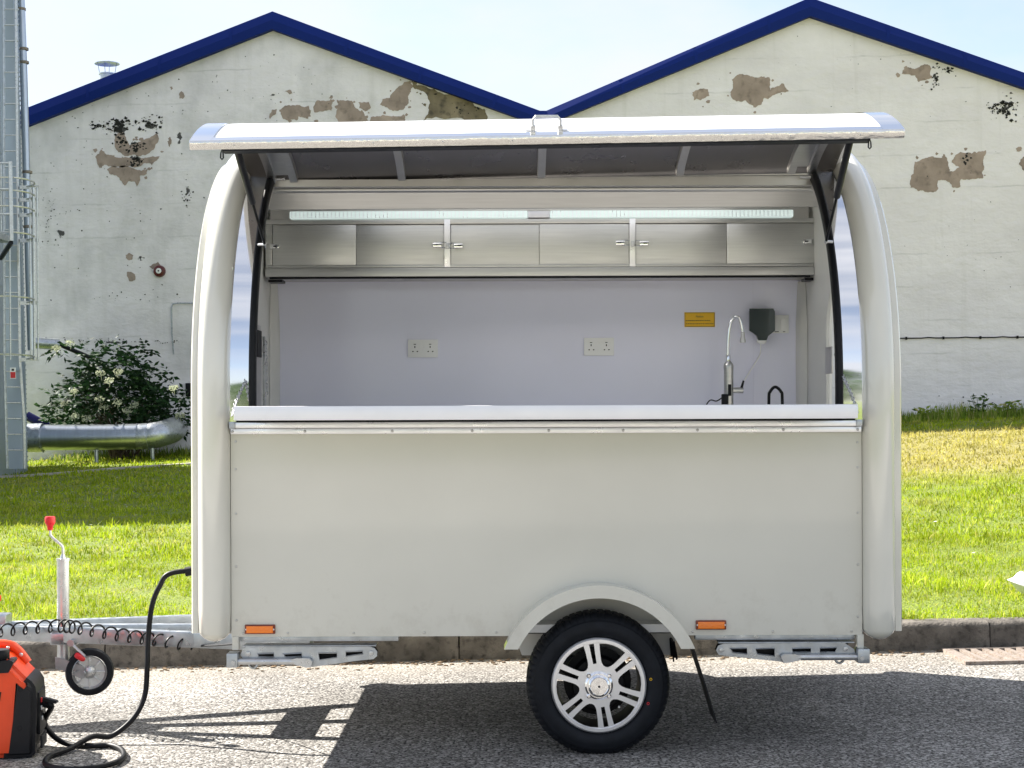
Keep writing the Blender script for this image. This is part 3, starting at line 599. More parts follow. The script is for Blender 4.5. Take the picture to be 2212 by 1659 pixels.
# duct
du_ = empty('air_duct', bg(200, 985, 27.3)); tag(du_, 'fat shiny steel duct lying along the wall under the elder bush', 'duct'); do = Vector(du_.location)
DD = 27.3; rad = 27.5*DD/F
ctr = [bg(u, v, d)-do for u, v, d in ((40, 945, 27.2), (150, 945, DD), (240, 944, DD), (300, 943, DD), (322, 941, DD))]
MB().tube(ctr, rad, 28).build('straight_section', M['stain_pipe'], du_)
P = catmull([bg(u, v, d)-do for u, v, d in ((300, 943, DD), (320, 942, DD), (345, 938, 27.35), (368, 931, 27.8), (378, 925, 28.8), (379, 922, 30.2))], 6)
MB().tube(P, rad*1.01, 24).build('elbow', M['galv'], du_)
for u in (86, 268, 297, 322): MB().tube([bg(u-1.5, 945-(u > 200)*2, DD)-do, bg(u+1.5, 945-(u > 200)*2, DD)-do], rad*1.045, 28).build('joint_band', M['stain_pipe'] if u > 260 and u < 320 else M['galv'], du_)
p = bg(62, 946, 27.2)-do; MB().tube([p, p+Vector((.25, 0, 0))], rad*1.12, 28).build('flange', M['galv'], du_)
for u in (208, 329):
    a = bg(u, 960, DD)-do; MB().tube([a, Vector((a.x, a.y, lawn_z(a.x+do.x, a.y+do.y)-do.z-.05))], .035, 8).build('leg', M['galv'], du_)
tag(MB().tube([bg(58, 898, 28.6), bg(128, 935, 28.6), bg(150, 947, 28.6)], .085, 12).build('blue_pipe', M['bluepipe']), 'dark blue pipe sloping down behind the steel duct', 'pipe')
sp = MB().tube([bg(97, 733, 29.3), bg(116, 739, 29.4), bg(222, 784, 29.7), bg(229, 800, 29.75), bg(231, 925, 29.7)], .042, 8).build('black_pipe', M['blackplastic']); tag(sp, 'thin black pipe slanting down the wall into the elder bush', 'pipe')
a = bg(66, 740, 29.2); b = bg(128, 744, 29.4); MB().tube([a, b], .11, 12).build('sleeve', M['galv'], sp)
# elder bush
bu = empty('elder_bush', bg(250, 975, 28.6)); tag(bu, 'dark green elder bush with cream flower heads against the white wall', 'bush'); bo = Vector(bu.location)
V = []; Fc = []
def leafcard(c, ax, ln, wd, V, Fc):
    ax = ax.normalized(); s_ = ax.cross(Vector((random.gauss(0, 1), random.gauss(0, 1), random.gauss(0, 1)))).normalized(); n_ = ax.cross(s_); o = len(V)
    V += [c, c + ax*ln*.45 + s_*wd*.5 - n_*wd*.12, c + ax*ln, c + ax*ln*.45 - s_*wd*.5 - n_*wd*.12]; Fc.append((o, o+1, o+2, o+3))
tips = []
def inb(u, v):          # outline of the bush in the photograph's plane
    prof_ = [(95, 905), (108, 880), (130, 850), (150, 815), (180, 775), (215, 768), (262, 762), (290, 770), (325, 800), (355, 835), (385, 862), (405, 872)]
    for (a, b), (c, d) in zip(prof_, prof_[1:]):
        if a <= u <= c: return v > b + (d-b)*(u-a)/(c-a)
    return False
cnt = 0
while cnt < 390:
    u = random.uniform(100, 402); v = random.uniform(760, 945)
    if not inb(u, v): continue
    if u < 150 and random.random() < .5: continue
    d = 28.7 + random.uniform(-1.0, 1.0)*(.55 + .45*min(1, (v-760)/120)); tips.append(bg(u, v, d)-bo); cnt += 1
sprays = [(118, 758), (135, 748), (152, 752), (170, 752), (190, 765), (205, 762), (270, 757), (300, 752), (310, 758), (322, 752), (318, 772), (345, 805), (365, 808), (375, 812), (392, 852), (405, 860), (400, 905), (395, 898), (112, 845), (100, 870), (105, 885), (122, 868), (128, 905), (150, 905), (180, 790), (200, 800), (235, 758), (252, 762)]
for u, v in sprays: tips.append(bg(u, v, 28.5)-bo)
for t_ in tips:
    d0 = Vector((random.gauss(0, .7), random.gauss(-.3, .7), .55)).normalized(); q = d0.cross(Vector((0, 0, 1)))
    if q.length < .1: q = Vector((1, 0, 0))
    q.normalize()
    for k in range(random.randint(2, 3)):
        dd_ = Vector((random.gauss(0, .8), random.gauss(-.2, .8), random.gauss(.15, .5))).normalized(); s_ = dd_.cross(Vector((0, 0, 1))).normalized(); L_ = random.uniform(.16, .30)
        for f_, sg_ in ((.35, 1), (.35, -1), (.68, 1), (.68, -1), (.95, 0)):
            leafcard(t_ + dd_*L_*f_, dd_*.6 + s_*sg_ + Vector((0, 0, -.25)), random.uniform(.10, .16), random.uniform(.045, .07), V, Fc)
np_mesh('foliage', [tuple(v) for v in V], Fc, M['elder'], bu)
root = Vector((.1, .1, -.2)); mb = MB()
for k in range(26):
    t_ = random.choice(tips); mb.tube([root + Vector((random.uniform(-.25, .25), random.uniform(-.1, .1), 0)), root.lerp(t_, .5) + Vector((0, 0, .12)), t_], [.03, .018, .006], 5)
mb.build('stems', M['bark'], bu)
for (u, v) in ((152, 740), (122, 752), (218, 806), (256, 803), (236, 822), (160, 845), (140, 872), (216, 862), (225, 878), (254, 870), (276, 886), (292, 874), (161, 898), (187, 903), (156, 929), (376, 838), (390, 898)):
    mb = MB(); c = bg(u, v, 27.5 + random.uniform(0, .25))-bo
    for k in range(60):
        a = random.uniform(0, 6.28); r_ = .09*math.sqrt(random.random()); p = c + Vector((r_*math.cos(a), r_*math.sin(a)*.7 - .02, random.gauss(0, .018) + .05*math.sin(a)*r_/.1)); s_ = random.uniform(.008, .014)
        th = random.uniform(0, 1.5); mb.add([p + Vector((s_*math.cos(th+q*math.pi/2), random.uniform(-.006, .006), s_*math.sin(th+q*math.pi/2))) for q in range(4)], [(0, 1, 2, 3)])
    mb.tube([c + Vector((0, .02, -.12)), c + Vector((0, .012, -.01))], .004, 4); mb.build('flower_head', M['flower'], bu, fix=False)
# wild plants at the foot of the right gable
for q, (u, v, h) in enumerate(((2112, 905, .42), (2165, 903, .26), (2000, 903, .24), (2190, 903, .3))):
    p = bg(u, v, 29.4); p.z = lawn_z(p.x, p.y); e = empty('wild_plant', p)
    tag(e, ('leafy dark green weed standing against the right gable wall', 'pale flowering weed right of the leafy weed by the wall', 'straggly weed against the wall just right of the trailer', 'tall weed by the wall near the right picture edge')[q], 'weed', 'weeds along the gable wall')
    V = []; Fc = []; mb = MB()
    for k in range(5):
        tip = Vector((random.uniform(-.18, .18), random.uniform(-.1, .1), h*random.uniform(.7, 1.))); mb.tube([(0, 0, -.03), tip*.5 + Vector((.02, 0, 0)), tip], [.008, .006, .003], 5)
        for f_ in (.3, .45, .6, .75, .9, 1.): leafcard(tip*f_, Vector((random.gauss(0, 1), random.gauss(0, .7), random.uniform(0, .6))), .13, .05, V, Fc)
    mb.build('stem', M['elder'] if q == 0 else M['tallgrass'], e); np_mesh('leaves', [tuple(v_) for v_ in V], Fc, M['treeleaf'] if q == 0 else M['tallgrass'], e)

# trees that stand behind the photographer and show only as reflections in the polished strips
def tree(x, y, h, wdt, label, seed):
    rr = random.Random(seed); e = empty('broadleaf_tree', (x, y, -.03)); tag(e, label, 'tree', 'trees across the road')
    MB().tube([(0, 0, -.1), (.05, 0, h*.35), (0, .1, h*.8)], [.22, .15, .04], 8).build('trunk', M['bark'], e); V = []; Fc = []
    for k in range(1500):
        t = rr.random()**.8; a = rr.uniform(0, 6.28); r_ = wdt*math.sqrt(rr.random())*(math.sin(math.pi*(.12 + .86*t)))**.7
        leafcard(Vector((r_*math.cos(a), r_*math.sin(a), h*(.15 + .85*t))), Vector((rr.gauss(0, 1), rr.gauss(0, 1), rr.gauss(0, 1))), .55, .36, V, Fc)
    np_mesh('crown', [tuple(v_) for v_ in V], Fc, M['treeleaf'], e)
for q, (x, y, h, wd_) in enumerate(((-30, -78, 9, 2.8), (-22, -82, 10, 3.2), (-13, -75, 7, 3.), (-5, -80, 6, 3.), (4, -77, 5.5, 3.4), (12, -80, 11, 2.6), (18, -81, 12, 2.6), (25, -78, 10, 3.2), (34, -82, 9, 3.6), (43, -80, 10, 4.))):
    tree(x, y, h, wd_, 'leafy tree number %d from the left across the road behind the viewer' % (q+1) if False else ('leafy tree across the road at the far left', 'tall leafy tree second in the row across the road', 'low rounded tree third in the row across the road', 'rounded tree fourth in the row across the road', 'lowest tree in the row across the road', 'slim tall tree sixth in the row across the road', 'tallest slim tree in the row across the road', 'tall leafy tree eighth in the row across the road', 'broad tree ninth in the row across the road', 'broad tall tree at the far right across the road')[q], q)

# ================================================================== DRAIN, SACK
gl, gr = G(2052, 1412), G(2075, 1437)
dg = empty('drain_grate', (gl.x, gl.y-.30, .004)); tag(dg, 'worn iron drain grate with slanting bars at the foot of the kerb', 'drain')
gy0, gy1 = G(2080, 1437).y, G(2050, 1407).y; gx0 = G(2056, 1420).x; gx1 = gx0 + .62
dg.location = (gx0, gy0, .004)
W_, H_ = gx1-gx0, gy1-gy0
f_ = .035
MB().plate([(0, 0), (W_, 0), (W_, H_), (0, H_)], [[(f_, f_), (f_, H_-f_), (W_-f_, H_-f_), (W_-f_, f_)]], -.06, .014, lambda a, b, c: (a, b, c)).build('frame', M['iron'], dg)
MB().box(f_*.5, W_-f_*.5, f_*.5, H_-f_*.5, -.30, -.002).build('sump', M['hole'], dg)
nb = 9; bw = (W_-2*f_)/nb
for k in range(nb):
    x0 = f_ + k*bw + bw*.2; MB().plate([(x0, f_-.002), (x0+bw*.50, f_-.002), (x0+bw*.12, H_-f_+.002), (x0-bw*.38, H_-f_+.002)], [], -.0015, .012, lambda a, b, c: (a, b, c)).build('bar', M['iron'], dg)
p = bg(2300, 1270, 9.15); sk = empty('sack', (p.x, p.y, lawn_z(p.x, p.y))); tag(sk, 'crumpled white plastic sack lying on the grass at the right edge', 'sack')
n = 22; V = []; Fc = []
for side in (1, -1):
    o = len(V)
    for j in range(n+1):
        for i in range(n+1):
            x, y = i/n*2-1, j/n*2-1; h = (max(0, 1-x**4)*max(0, 1-y**4))**.5
            wr = .02*math.sin(9*x+5*y)*h + .015*math.sin(17*y-7*x)*h
            V.append((x*.22, y*.30, .07 + side*(h*.07 + wr) + .02*x*y + .05*max(0, -x)*max(0, -y)))
    for j in range(n):
        for i in range(n): a = o+j*(n+1)+i; Fc.append((a, a+1, a+n+2, a+n+1) if side > 0 else (a, a+n+1, a+n+2, a+1))
so_ = MB().add(V, Fc).build('bag', M['sackcloth'], sk, sharp=60); sk.rotation_euler = (R(4), R(0), R(-42)); sk.location.z += .01

# ================================================================== FOOD TRAILER (built in its own frame; the wheel's contact point is the origin)
T = empty('food_trailer', (0, 0, 0)); T.rotation_euler = (0, R(1.0), 0)
tag(T, 'cream food trailer with round arches, open serving hatch and raised flap', 'trailer')
B = 1.9; EA, EB, EZ = B/2, 1.02, 1.45; ZB = .46
XL, XR = -1.452, 1.048                    # inner edges of the arches
def E(th, off=0.):
    def f(t):
        c, s_ = math.cos(t), math.sin(t)
        if c >= 0: return Vector((EA - EA*c, EZ + EB*s_))
        return Vector((EA + EA*abs(c)**.55, EZ + EB*max(s_, 0)**.55))
    y, z = f(th); a_, b_ = f(max(0, th-.01)), f(min(math.pi, th+.01)); d = (b_-a_).normalized(); n = Vector((-d.y, d.x))
    return Vector((y, z)) + n*off, n
def outline(off, z0, n=40):
    P = [(-off, z0)] + [tuple(E(math.pi*k/n, off)[0]) for k in range(n+1)] + [(B+off, z0)]; return P
def prof_frames(z0, z1=None, n=48, off=0.):
    fr = [(Vector((-off, z0 + (EZ-z0)*k/8)), Vector((-1, 0))) for k in range(8)]
    fr += [E(math.pi*k/n, off) for k in range(n+1)]
    fr += [(Vector((B+off, EZ - (EZ-z0)*k/8)), Vector((1, 0))) for k in range(1, 9)]; return fr
def sheet(name, x0, x1, fr, th, m, parent=T):
    mb = MB(); mb.sweep([(lambda a, b, p=p, n=n: (a, p.x + n.x*b, p.y + n.y*b)) for p, n in fr], [(x0, -th), (x1, -th), (x1, 0), (x0, 0)]); return mb.build(name, m, parent, sharp=25)
# arches at both ends: a fat half-round moulding with an outer flange
sec = [(.0, -.03), (.0, .012), (.004, .030), (.014, .048), (.030, .062), (.050, .069), (.072, .069), (.094, .061), (.112, .045), (.124, .022), (.129, .0), (.130, -.03)]
fl = [(.128, -.05), (.128, .004), (.150, .004), (.156, -.004), (.156, -.05)]
for x0, sg in ((XL, -1), (XR, 1)):
    fr = prof_frames(.442); fr2 = []; ss = []
    cx, hw = .065, .066
    for i, (p, n) in enumerate(fr):
        ss.append([(x0 + sg*a, b) for a, b in sec])
    # rounded lower ends
    def ring(p, n, q): k = math.sqrt(max(0., 1-q*q)); return [(x0 + sg*(cx + (a-cx)*k), -.03 + (b+.03)*(.25 + .75*k)) for a, b in sec]
    headf = [(Vector((fr[0][0].x, .442 + .055*(1-q))), fr[0][1]) for q in (.995, .92, .75, .5, .25)]
    tailf = [(Vector((fr[-1][0].x, .442 + .055*(1-q))), fr[-1][1]) for q in (.25, .5, .75, .92, .995)]
    F_ = headf + [(p, n) for p, n in fr[1:-1]] + tailf
    S_ = [ring(p, n, q) for (p, n), q in zip(headf, (.995, .92, .75, .5, .25))] + ss[1:-1] + [ring(p, n, q) for (p, n), q in zip(tailf, (.25, .5, .75, .92, .995))]
    MB().sweep([(lambda a, b, p=p, n=n: (a, p.x + n.x*b, p.y + n.y*b)) for p, n in F_], S_).build('arch_moulding', M['tubepaint'], T, sharp=50)
    fr = prof_frames(.475); MB().sweep([(lambda a, b, p=p, n=n: (x0 + sg*a, p.x + n.x*b, p.y + n.y*b)) for p, n in fr], fl).build('arch_flange', M['tubepaint'], T, sharp=40)
# end walls
XE0, XE1 = -1.575, 1.168
MB().plate(outline(-.02, .47), [], XE0, XE0+.02, lambda a, b, c: (c, a, b)).build('end_wall', M['cream_in'], T)
door = [(.42, .56), (1.17, .56), (1.17, 1.72), (1.15, 1.80), (1.10, 1.88), (1.0, 1.97), (.9, 2.0), (.6, 2.0), (.5, 1.95), (.43, 1.85), (.42, 1.75)]
ew = MB().plate(outline(-.02, .47), [door[::-1]], XE1-.02, XE1, lambda a, b, c: (c, a, b)).build('end_wall', M['cream_in'], T); ew['label'] = 'end wall with open doorway'
dp_ = [Vector((XE1-.01, a, b)) for a, b in door]; MB().tube(dp_, .016, 6, closed=True).build('doorway_trim', M['cream_in'], T)
# roof, back wall and lining
TH = math.acos((EA-.55)/EA)
frR = [E(TH + (math.pi-TH)*k/40) for k in range(41)] + [(Vector((B, z)), Vector((1, 0))) for z in (1.2, .9, .46)]
VX0, VX1, VT0, VT1 = -1.15, .75, R(86), R(99.5)  # extent of an unseen roof opening added to let sunlight inside
def skin(name, x0, x1, off, th, m):
    tail = [(Vector((B+off, z)), Vector((1, 0))) for z in (1.2, .9, .47)]
    A = [E(TH + .02 + (VT0-TH-.02)*k/12, off) for k in range(13)]; C_ = [E(VT1 + (math.pi-VT1)*k/28, off) for k in range(29)] + tail
    full = A + [E(VT0 + (VT1-VT0)*k/6, off) for k in range(1, 6)] + C_
    for a, b, f in ((x0, VX0, full), (VX1, x1, full), (VX0, VX1, A), (VX0, VX1, C_)): sheet(name, a, b, f, th, m)
skin('roof_and_rear_skin', XL-.05, XR+.05, 0, .02, M['cream'])
skin('ceiling_lining', XE0+.02, XE1-.02, -.024, .006, M['white_lining'])
va, vb = E(VT0)[0], E(VT1)[0]
rv = MB().plate([(VX0-.03, va.x-.03), (VX1+.03, va.x-.03), (VX1+.03, vb.x+.03), (VX0-.03, vb.x+.03)], [[(VX0, va.x), (VX0, vb.x), (VX1, vb.x), (VX1, va.x)]], va.y-.03, va.y+.035, lambda a, b, c: (a, b, c)).build('added_roof_opening', M['plug_white'], T)  # frame of the added opening that brightens the interior
YB = 1.78
MB().box(XE0+.021, XE1-.021, YB, YB+.02, .5, 2.19).build('rear_wall_panel', M['white_panel'], T)
for x in (-1.553, 1.146):      # cream corner coves between end walls and rear panel
    sg = 1 if x < 0 else -1; P = [(.0, 0.), (.03, .0), (.028, .05), (.018, .10), (.0, .14)]
    MB().sweep([(lambda a, b, z=z, w=w: (x + sg*a*w, YB - .002 - b*w, z)) for z, w in ((.5, 1), (1.3, 1), (1.6, 1.05), (1.8, 1.0), (2.0, .7))], P).build('corner_cove', M['cream_in'], T, sharp=60)
mb = MB()
for x in (LX(598, YB), LX(1738, YB)):
    for v in (650, 708, 770, 828, 866): mb.lathe([(0, .006), (.004, .005), (.006, 0)], 8, Matrix.Translation((x, YB-.001, LZ(v, YB))) @ RX)
mb.build('rivets', M['screw'], T)['kind'] = 'stuff'
MB().box(LX(1628, YB)-.0015, LX(1628, YB)+.0015, YB-.0025, YB+.001, .5, 2.1).build('panel_joint', M['white_panel'], T)
# floor and lower side
MB().box(XE0+.02, XE1-.02, .03, B-.03, .468, .50).build('floor', M['white_lining'], T)
RW = .385
a0 = math.asin((ZB-.27)/RW); cut = [(RW*math.cos(a), .27 + RW*math.sin(a)) for a in [math.pi - a0 - (math.pi-2*a0)*k/28 for k in range(29)]]
side = MB().plate([(XL+.002, ZB)] + cut + [(XR-.002, ZB), (XR-.002, 1.30), (XL+.002, 1.30)], [], 0., .02, lambda a, b, c: (a, c, b)).build('side_panel', M['cream'], T)
MB().box(XL+.003, -.40, .022, .03, .505, 1.315).build('inner_skin', M['white_lining'], T); MB().box(.40, XR-.003, .022, .03, .505, 1.315).build('inner_skin', M['white_lining'], T); MB().box(-.399, .399, .18, .188, .505, 1.315).build('inner_skin', M['white_lining'], T)
mb = MB()
for u, v in [(509, q) for q in (952, 1012, 1108, 1222, 1338)] + [(1852, q) for q in (958, 1012, 1110, 1222, 1335)] + [(u, 1366) for u in (524, 620, 762, 915, 1070, 1495, 1668, 1838)]:
    mb.lathe([(0, .0035), (.0035, .003), (.005, 0)], 8, Matrix.Translation((LX(u, 0), -.0005, LZ(v, 0))) @ RX)
mb.build('rivets', M['screw'], T)['kind'] = 'stuff'
# counter rail
MB().box(LX(500, 0), LX(1858, 0), -.022, -.001, LZ(936, 0), LZ(924, 0), .002).build('rail_flange', M['steel_pale'], T)
MB().box(LX(508, 0), LX(1848, 0), -.034, -.001, LZ(923, 0), LZ(911, 0), .002).build('counter_rail', M['steel_pale'], T)
MB().box(LX(512, 0), LX(1845, 0), -.02, -.001, LZ(910.5, 0), LZ(906, 0)).build('counter_shadow_strip', M['black'], T)  # black strip stands in for the shadow gap under the counter
for u in (505, 1852): MB().box(LX(u-6, 0), LX(u+6, 0), -.040, -.002, LZ(924, 0), LZ(909, 0), .002).build('rail_end_cap', M['galv'], T)
mb = MB()
for u in (504, 848, 1185, 1505, 1850, 660, 1020, 1345, 1690): mb.lathe([(0, .004), (.004, .003), (.006, 0)], 8, Matrix.Translation((LX(u, 0), -.0225, LZ(930, 0))) @ RX)
mb.build('rivets', M['screw'], T)['kind'] = 'stuff'
# fold-out serving counter
cx0, cx1 = LX(505, -.28), LX(1853, -.28)
ct = MB().box(cx0, cx1, -.285, .09, 1.352, 1.372, .003).build('serving_counter', M['counter'], T)
MB().box(cx0+.001, cx1-.001, -.290, -.276, 1.318, 1.3715, .003).build('counter_lip', M['counter'], ct)
mb = MB()
for x in (cx0+.03, -.5, .3, cx1-.03): mb.box(x-.012, x+.012, -.26, .0, 1.335, 1.352)
mb.build('counter_brackets', M['galv'], ct)
# hatch opening: polished side strips, seals and jambs
xs0, xs1 = LX(545, 0), LX(1814, 0)
frS = [(Vector((0, z)), Vector((-1, 0))) for z in (1.30, 1.38)] + [E(TH*k/20) for k in range(21)]
for a, b, s_ in ((XL-.004, xs0, xs0), (xs1, XR+.004, xs1)):
    sheet('polished_strip', a, b, [(p + n*.006, n) for p, n in frS], .006, M['chrome'])
    sg = 1 if s_ < 0 else -1
    MB().sweep([(lambda q, r_, p=p, n=n: (s_ + sg*q, p.x + n.x*r_, p.y + n.y*r_)) for p, n in frS], [(-.012, -.02), (-.012, .014), (-.004, .022), (.008, .020), (.014, .01), (.014, -.02)]).build('rubber_seal', M['black'], T, sharp=50)
    frJ = [(p, n) for p, n in frS]
    MB().sweep([(lambda q, r_, p=p, n=n: (s_ + sg*q, p.x + n.x*r_, p.y + n.y*r_)) for p, n in frJ], [(-.03, -.06), (.004, -.06), (.004, -.016), (-.03, -.016)]).build('jamb', M['steel_dull'], T, sharp=50)
# header: roll tube, plate
ph, nh = E(TH)
MB().tube([(LX(585, .55), .60, LZ(409, .60)), (LX(1778, .55), .60, LZ(409, .60))], .013, 16).build('header_roll', M['steel'], T)
MB().box(xs0-.02, xs1+.02, .56, .60, 2.325, 2.36).build('hinge_rail', M['steel_dull'], T)
hx0, hx1 = LX(580, .66), LX(1774, .66)
MB().plate([(hx0, LZ(450, .66)), (hx1, LZ(447, .66)), (hx1, LZ(415, .66)), (hx0-.01, LZ(415, .66))], [], .655, .675, lambda a, b, c: (a, c + (LZ(415, .66)-b)*.30, b)).build('header_plate', M['steel'], T)
MB().box(hx0-.01, hx1+.01, .70, .9, LZ(420, .66), 2.40).build('header_box', M['steel_dull'], T)
# ---- serving hatch
ANG = R(-58.9); ca, sa = math.cos(ANG), math.sin(ANG); HY, HZ = ph.x, ph.y
def hrot(p): dy, dz = p[0]-HY, p[1]-HZ; return Vector((HY + dy*ca - dz*sa, HZ + dy*sa + dz*ca))
def hn(n): return Vector((n.x*ca - n.y*sa, n.x*sa + n.y*ca))
TW = .0131
def flat(p, n):
    c0, c1 = Vector((HY, HZ)), Vector((0, 1.385)); d = (c1-c0).normalized(); t = (p-c0).dot(d); q = c0 + d*t; nn = n + (n - d*n.dot(d))*0
    m_ = Vector((d.y, -d.x)); m_ = m_ if m_.dot(n) > 0 else -m_
    return q + (p-q)*.80, (n*.8 + m_*.2).normalized()
frH = [(hrot(p), hn(n)) for p, n in [flat(*E(TH - TH*k/30)) for k in range(31)] + [flat(Vector((0, 1.45 - .065*k/3)), Vector((-1, 0))) for k in (1, 2, 3)]]
def hpt(x, p, n, b, y=0): return (x, p.x + n.x*b, p.y + n.y*b + (x+.2)*TW)
hx0_, hx1_ = -1.488, 1.072
def hsheet(name, x0, x1, fr, b0, b1, m, parent, sharp=25):
    nx_ = 8; xs = [x0, x1]
    return MB().sweep([(lambda a, b, p=p, n=n: hpt(a, p, n, b)) for p, n in fr], [(x0, b0), (x1, b0), (x1, b1), (x0, b1)]).build(name, m, parent, sharp=sharp)
hatch = hsheet('serving_hatch', hx0_, hx1_, frH, -.010, .0, M['hatch_white'], T); hatch['label'] = 'white curved serving hatch swung up above the counter'
hsheet('polished_border', hx0_-.001, hx0_+.078, frH, .0005, .004, M['chrome'], hatch)
hsheet('polished_border', hx1_-.078, hx1_+.001, frH, .0005, .004, M['chrome'], hatch)
hsheet('polished_border', hx0_+.0785, hx1_-.0785, frH[-3:], .0005, .004, M['chrome'], hatch)
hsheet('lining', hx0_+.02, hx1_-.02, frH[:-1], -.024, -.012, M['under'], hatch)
pe, ne = frH[-1]; te = (frH[-1][0]-frH[-2][0]).normalized()
mb = MB(); n = 140; V = []; Fc = []
for i in range(n+1):
    x = hx0_ + (hx1_-hx0_)*i/n; j1, j2 = random.uniform(-.001, .001), random.uniform(-.001, .001)
    for (a, b) in ((0, -.028), (.004, -.028 + j1*.4), (.006, -.016 + j2), (.006 + j1*.6, -.008), (.004, .004), (0, .005)):
        q = pe + te*a + ne*b; V.append((x, q.x, q.y + (x+.2)*TW))
for i in range(n):
    for k in range(5): Fc.append((i*6+k, (i+1)*6+k, (i+1)*6+k+1, i*6+k+1))
MB().add(V, Fc).build('edge_trim', M['dented'], hatch, sharp=70)
mb = MB()
for i in range(10): x = hx0_ + .16 + i*.249; q = pe + te*.006 + ne*(-.012); mb.lathe([(0, .002), (.002, .0015), (.0032, 0)], 8, Matrix.Translation((x, q.x-.001, q.y + (x+.2)*TW)) @ RX)
mb.build('screws', M['screw'], hatch)
q0 = pe + te*(-.02) + ne*(-.03)
MB().sweep([(lambda a, b, x=x: (x, q0.x + a, q0.y + b + (x+.2)*TW)) for x in (hx0_+.115, hx1_-.12)], [(-.02, -.014), (.03, -.016), (.03, .01), (-.02, .012)]).build('edge_seal', M['black'], hatch)
for x in (-1.36, -1.268, -.805, -.208, .385, .862, .948):
    end = x < -1.2 or x > .8
    MB().sweep([(lambda a, b, p=p, n=n, x=x: hpt(x + a, p, n, b)) for p, n in frH[1:-3]], [(-.018, -.024), (-.016, -.050), (.016, -.050), (.018, -.024)]).build('rib', M['steel'] if end else M['steel_dull'], hatch, sharp=40)
for xa in (-1.314, .905): hsheet('end_lining', xa-.030, xa+.030, frH[2:-4], -.034, -.026, M['steel'], hatch)
MB().box(hx0_+.02, hx1_-.02, HY-.03, HY+.02, HZ-.06, HZ-.03).build('hinge_leaf', M['steel_dull'], hatch)
# pull handle on the hatch skin
hd = frH[-4][0]; hnn = frH[-4][1]
xa, xb = LX(1153, -.5), LX(1212, -.5); ctx = (xa+xb)/2; zt = (ctx+.2)*TW
P = [(xa, 0, .0), (xa, 0, .042), (xa+.010, 0, .055), (xb-.010, 0, .055), (xb, 0, .042), (xb, 0, .0)]
MB().tube([(x, hd.x + hnn.x*c, hd.y + hnn.y*c + zt) for x, _, c in P], .0055, 8).build('pull_handle', M['zinc'], hatch)
mb = MB()
for x, s_ in ((xa, -1), (xb, 1)): mb.box(min(x-.008*s_, x+.026*s_), max(x-.008*s_, x+.026*s_), -.012, .012, .0, .006, .002, Matrix.Translation((0, hd.x, hd.y+zt)) @ Matrix.Rotation(math.atan2(hnn.x, hnn.y)*-1, 4, 'X')); mb.box(x-.009, x+.009, -.009, .009, .0, .022, .002, Matrix.Translation((0, hd.x, hd.y+zt)) @ Matrix.Rotation(-math.atan2(hnn.x, hnn.y), 4, 'X'))
mb.build('handle_feet', M['zinc'], hatch)
for u in (482, 1880):
    x = LX(u, -.55); zc = pe.y - .034 + (x+.2)*TW
    MB().tube([(x, -.555, zc+.012), (x-.004, -.555, zc-.004), (x-.005, -.555, zc-.020), (x, -.555, zc-.026), (x+.005, -.555, zc-.020), (x+.004, -.555, zc-.004)], .0028, 6, closed=True).build('catch_hook', M['black'], hatch)
# gas struts
for (u0, v0, u1, v1, u2, v2, bx) in ((515, 324, 546, 430, 573, 526, 1), (1838, 308, 1815, 400, 1786, 524, -1)):
    p0 = Vector((LX(u0, -.44), -.44, LZ(v0, -.44))); p2 = Vector((LX(u2, .06), .06, LZ(v2, .06))); p1 = p0.lerp(p2, .53)
    st = MB().tube([p0, p1, p1.lerp(p2, .015)], [.0135, .0135, .011], 14).build('gas_strut', M['blackplastic'], T)
    MB().tube([p1, p2], .0055, 10).build('strut_rod', M['black'], st)
    MB().tube([p2 + Vector((-.028*bx, .015, 0)), p2 + Vector((.004*bx, 0, 0))], .006, 8).build('ball_stud', M['zinc'], st)
    mb = MB(); lump(mb, p2, .010, (1, 1, 1)); mb.build('ball_joint', M['zinc'], st)
for x, sg in ((xs0+.01, 1), (xs1-.01, -1)): MB().tube([(x, .50, 2.345), (x+.05*sg, .50, 2.347)], .006, 8).build('hinge_pin', M['zinc'], T)
# chains holding the counter
def chain(pts, name):
    mb = MB(); P = catmull(pts, 10); L_ = [0]
    for a, b in zip(P, P[1:]): L_.append(L_[-1] + (b-a).length)
    n = int(L_[-1]/.017); 
    for k in range(n):
        s_ = (k+.5)/n*L_[-1]; i = max(j for j in range(len(L_)) if L_[j] <= s_); i = min(i, len(P)-2); c = P[i].lerp(P[i+1], (s_-L_[i])/max(1e-6, L_[i+1]-L_[i])); t = (P[i+1]-P[i]).normalized()
        s2_ = t.cross(Vector((.3, 1, .2))).normalized(); 
        if k % 2: s2_ = t.cross(s2_)
        mb.tube([c + t*.0125*math.cos(q*math.pi/5) + s2_*.006*math.sin(q*math.pi/5) for q in range(10)], .0021, 5, closed=True)
    return mb.build(name, M['zinc'], T)
chain([(LX(551, .16), .16, LZ(766, .16)), (LX(534, .02), .02, LZ(812, .02)), (LX(512, -.15), -.15, LZ(862, -.15)), (LX(501, -.27), -.27, LZ(896, -.27))], 'counter_chain')
chain([(LX(1805, .16), .16, LZ(766, .16)), (LX(1818, .02), .02, LZ(808, .02)), (LX(1838, -.15), -.15, LZ(852, -.15)), (LX(1853, -.27), -.27, LZ(893, -.27))], 'counter_chain')
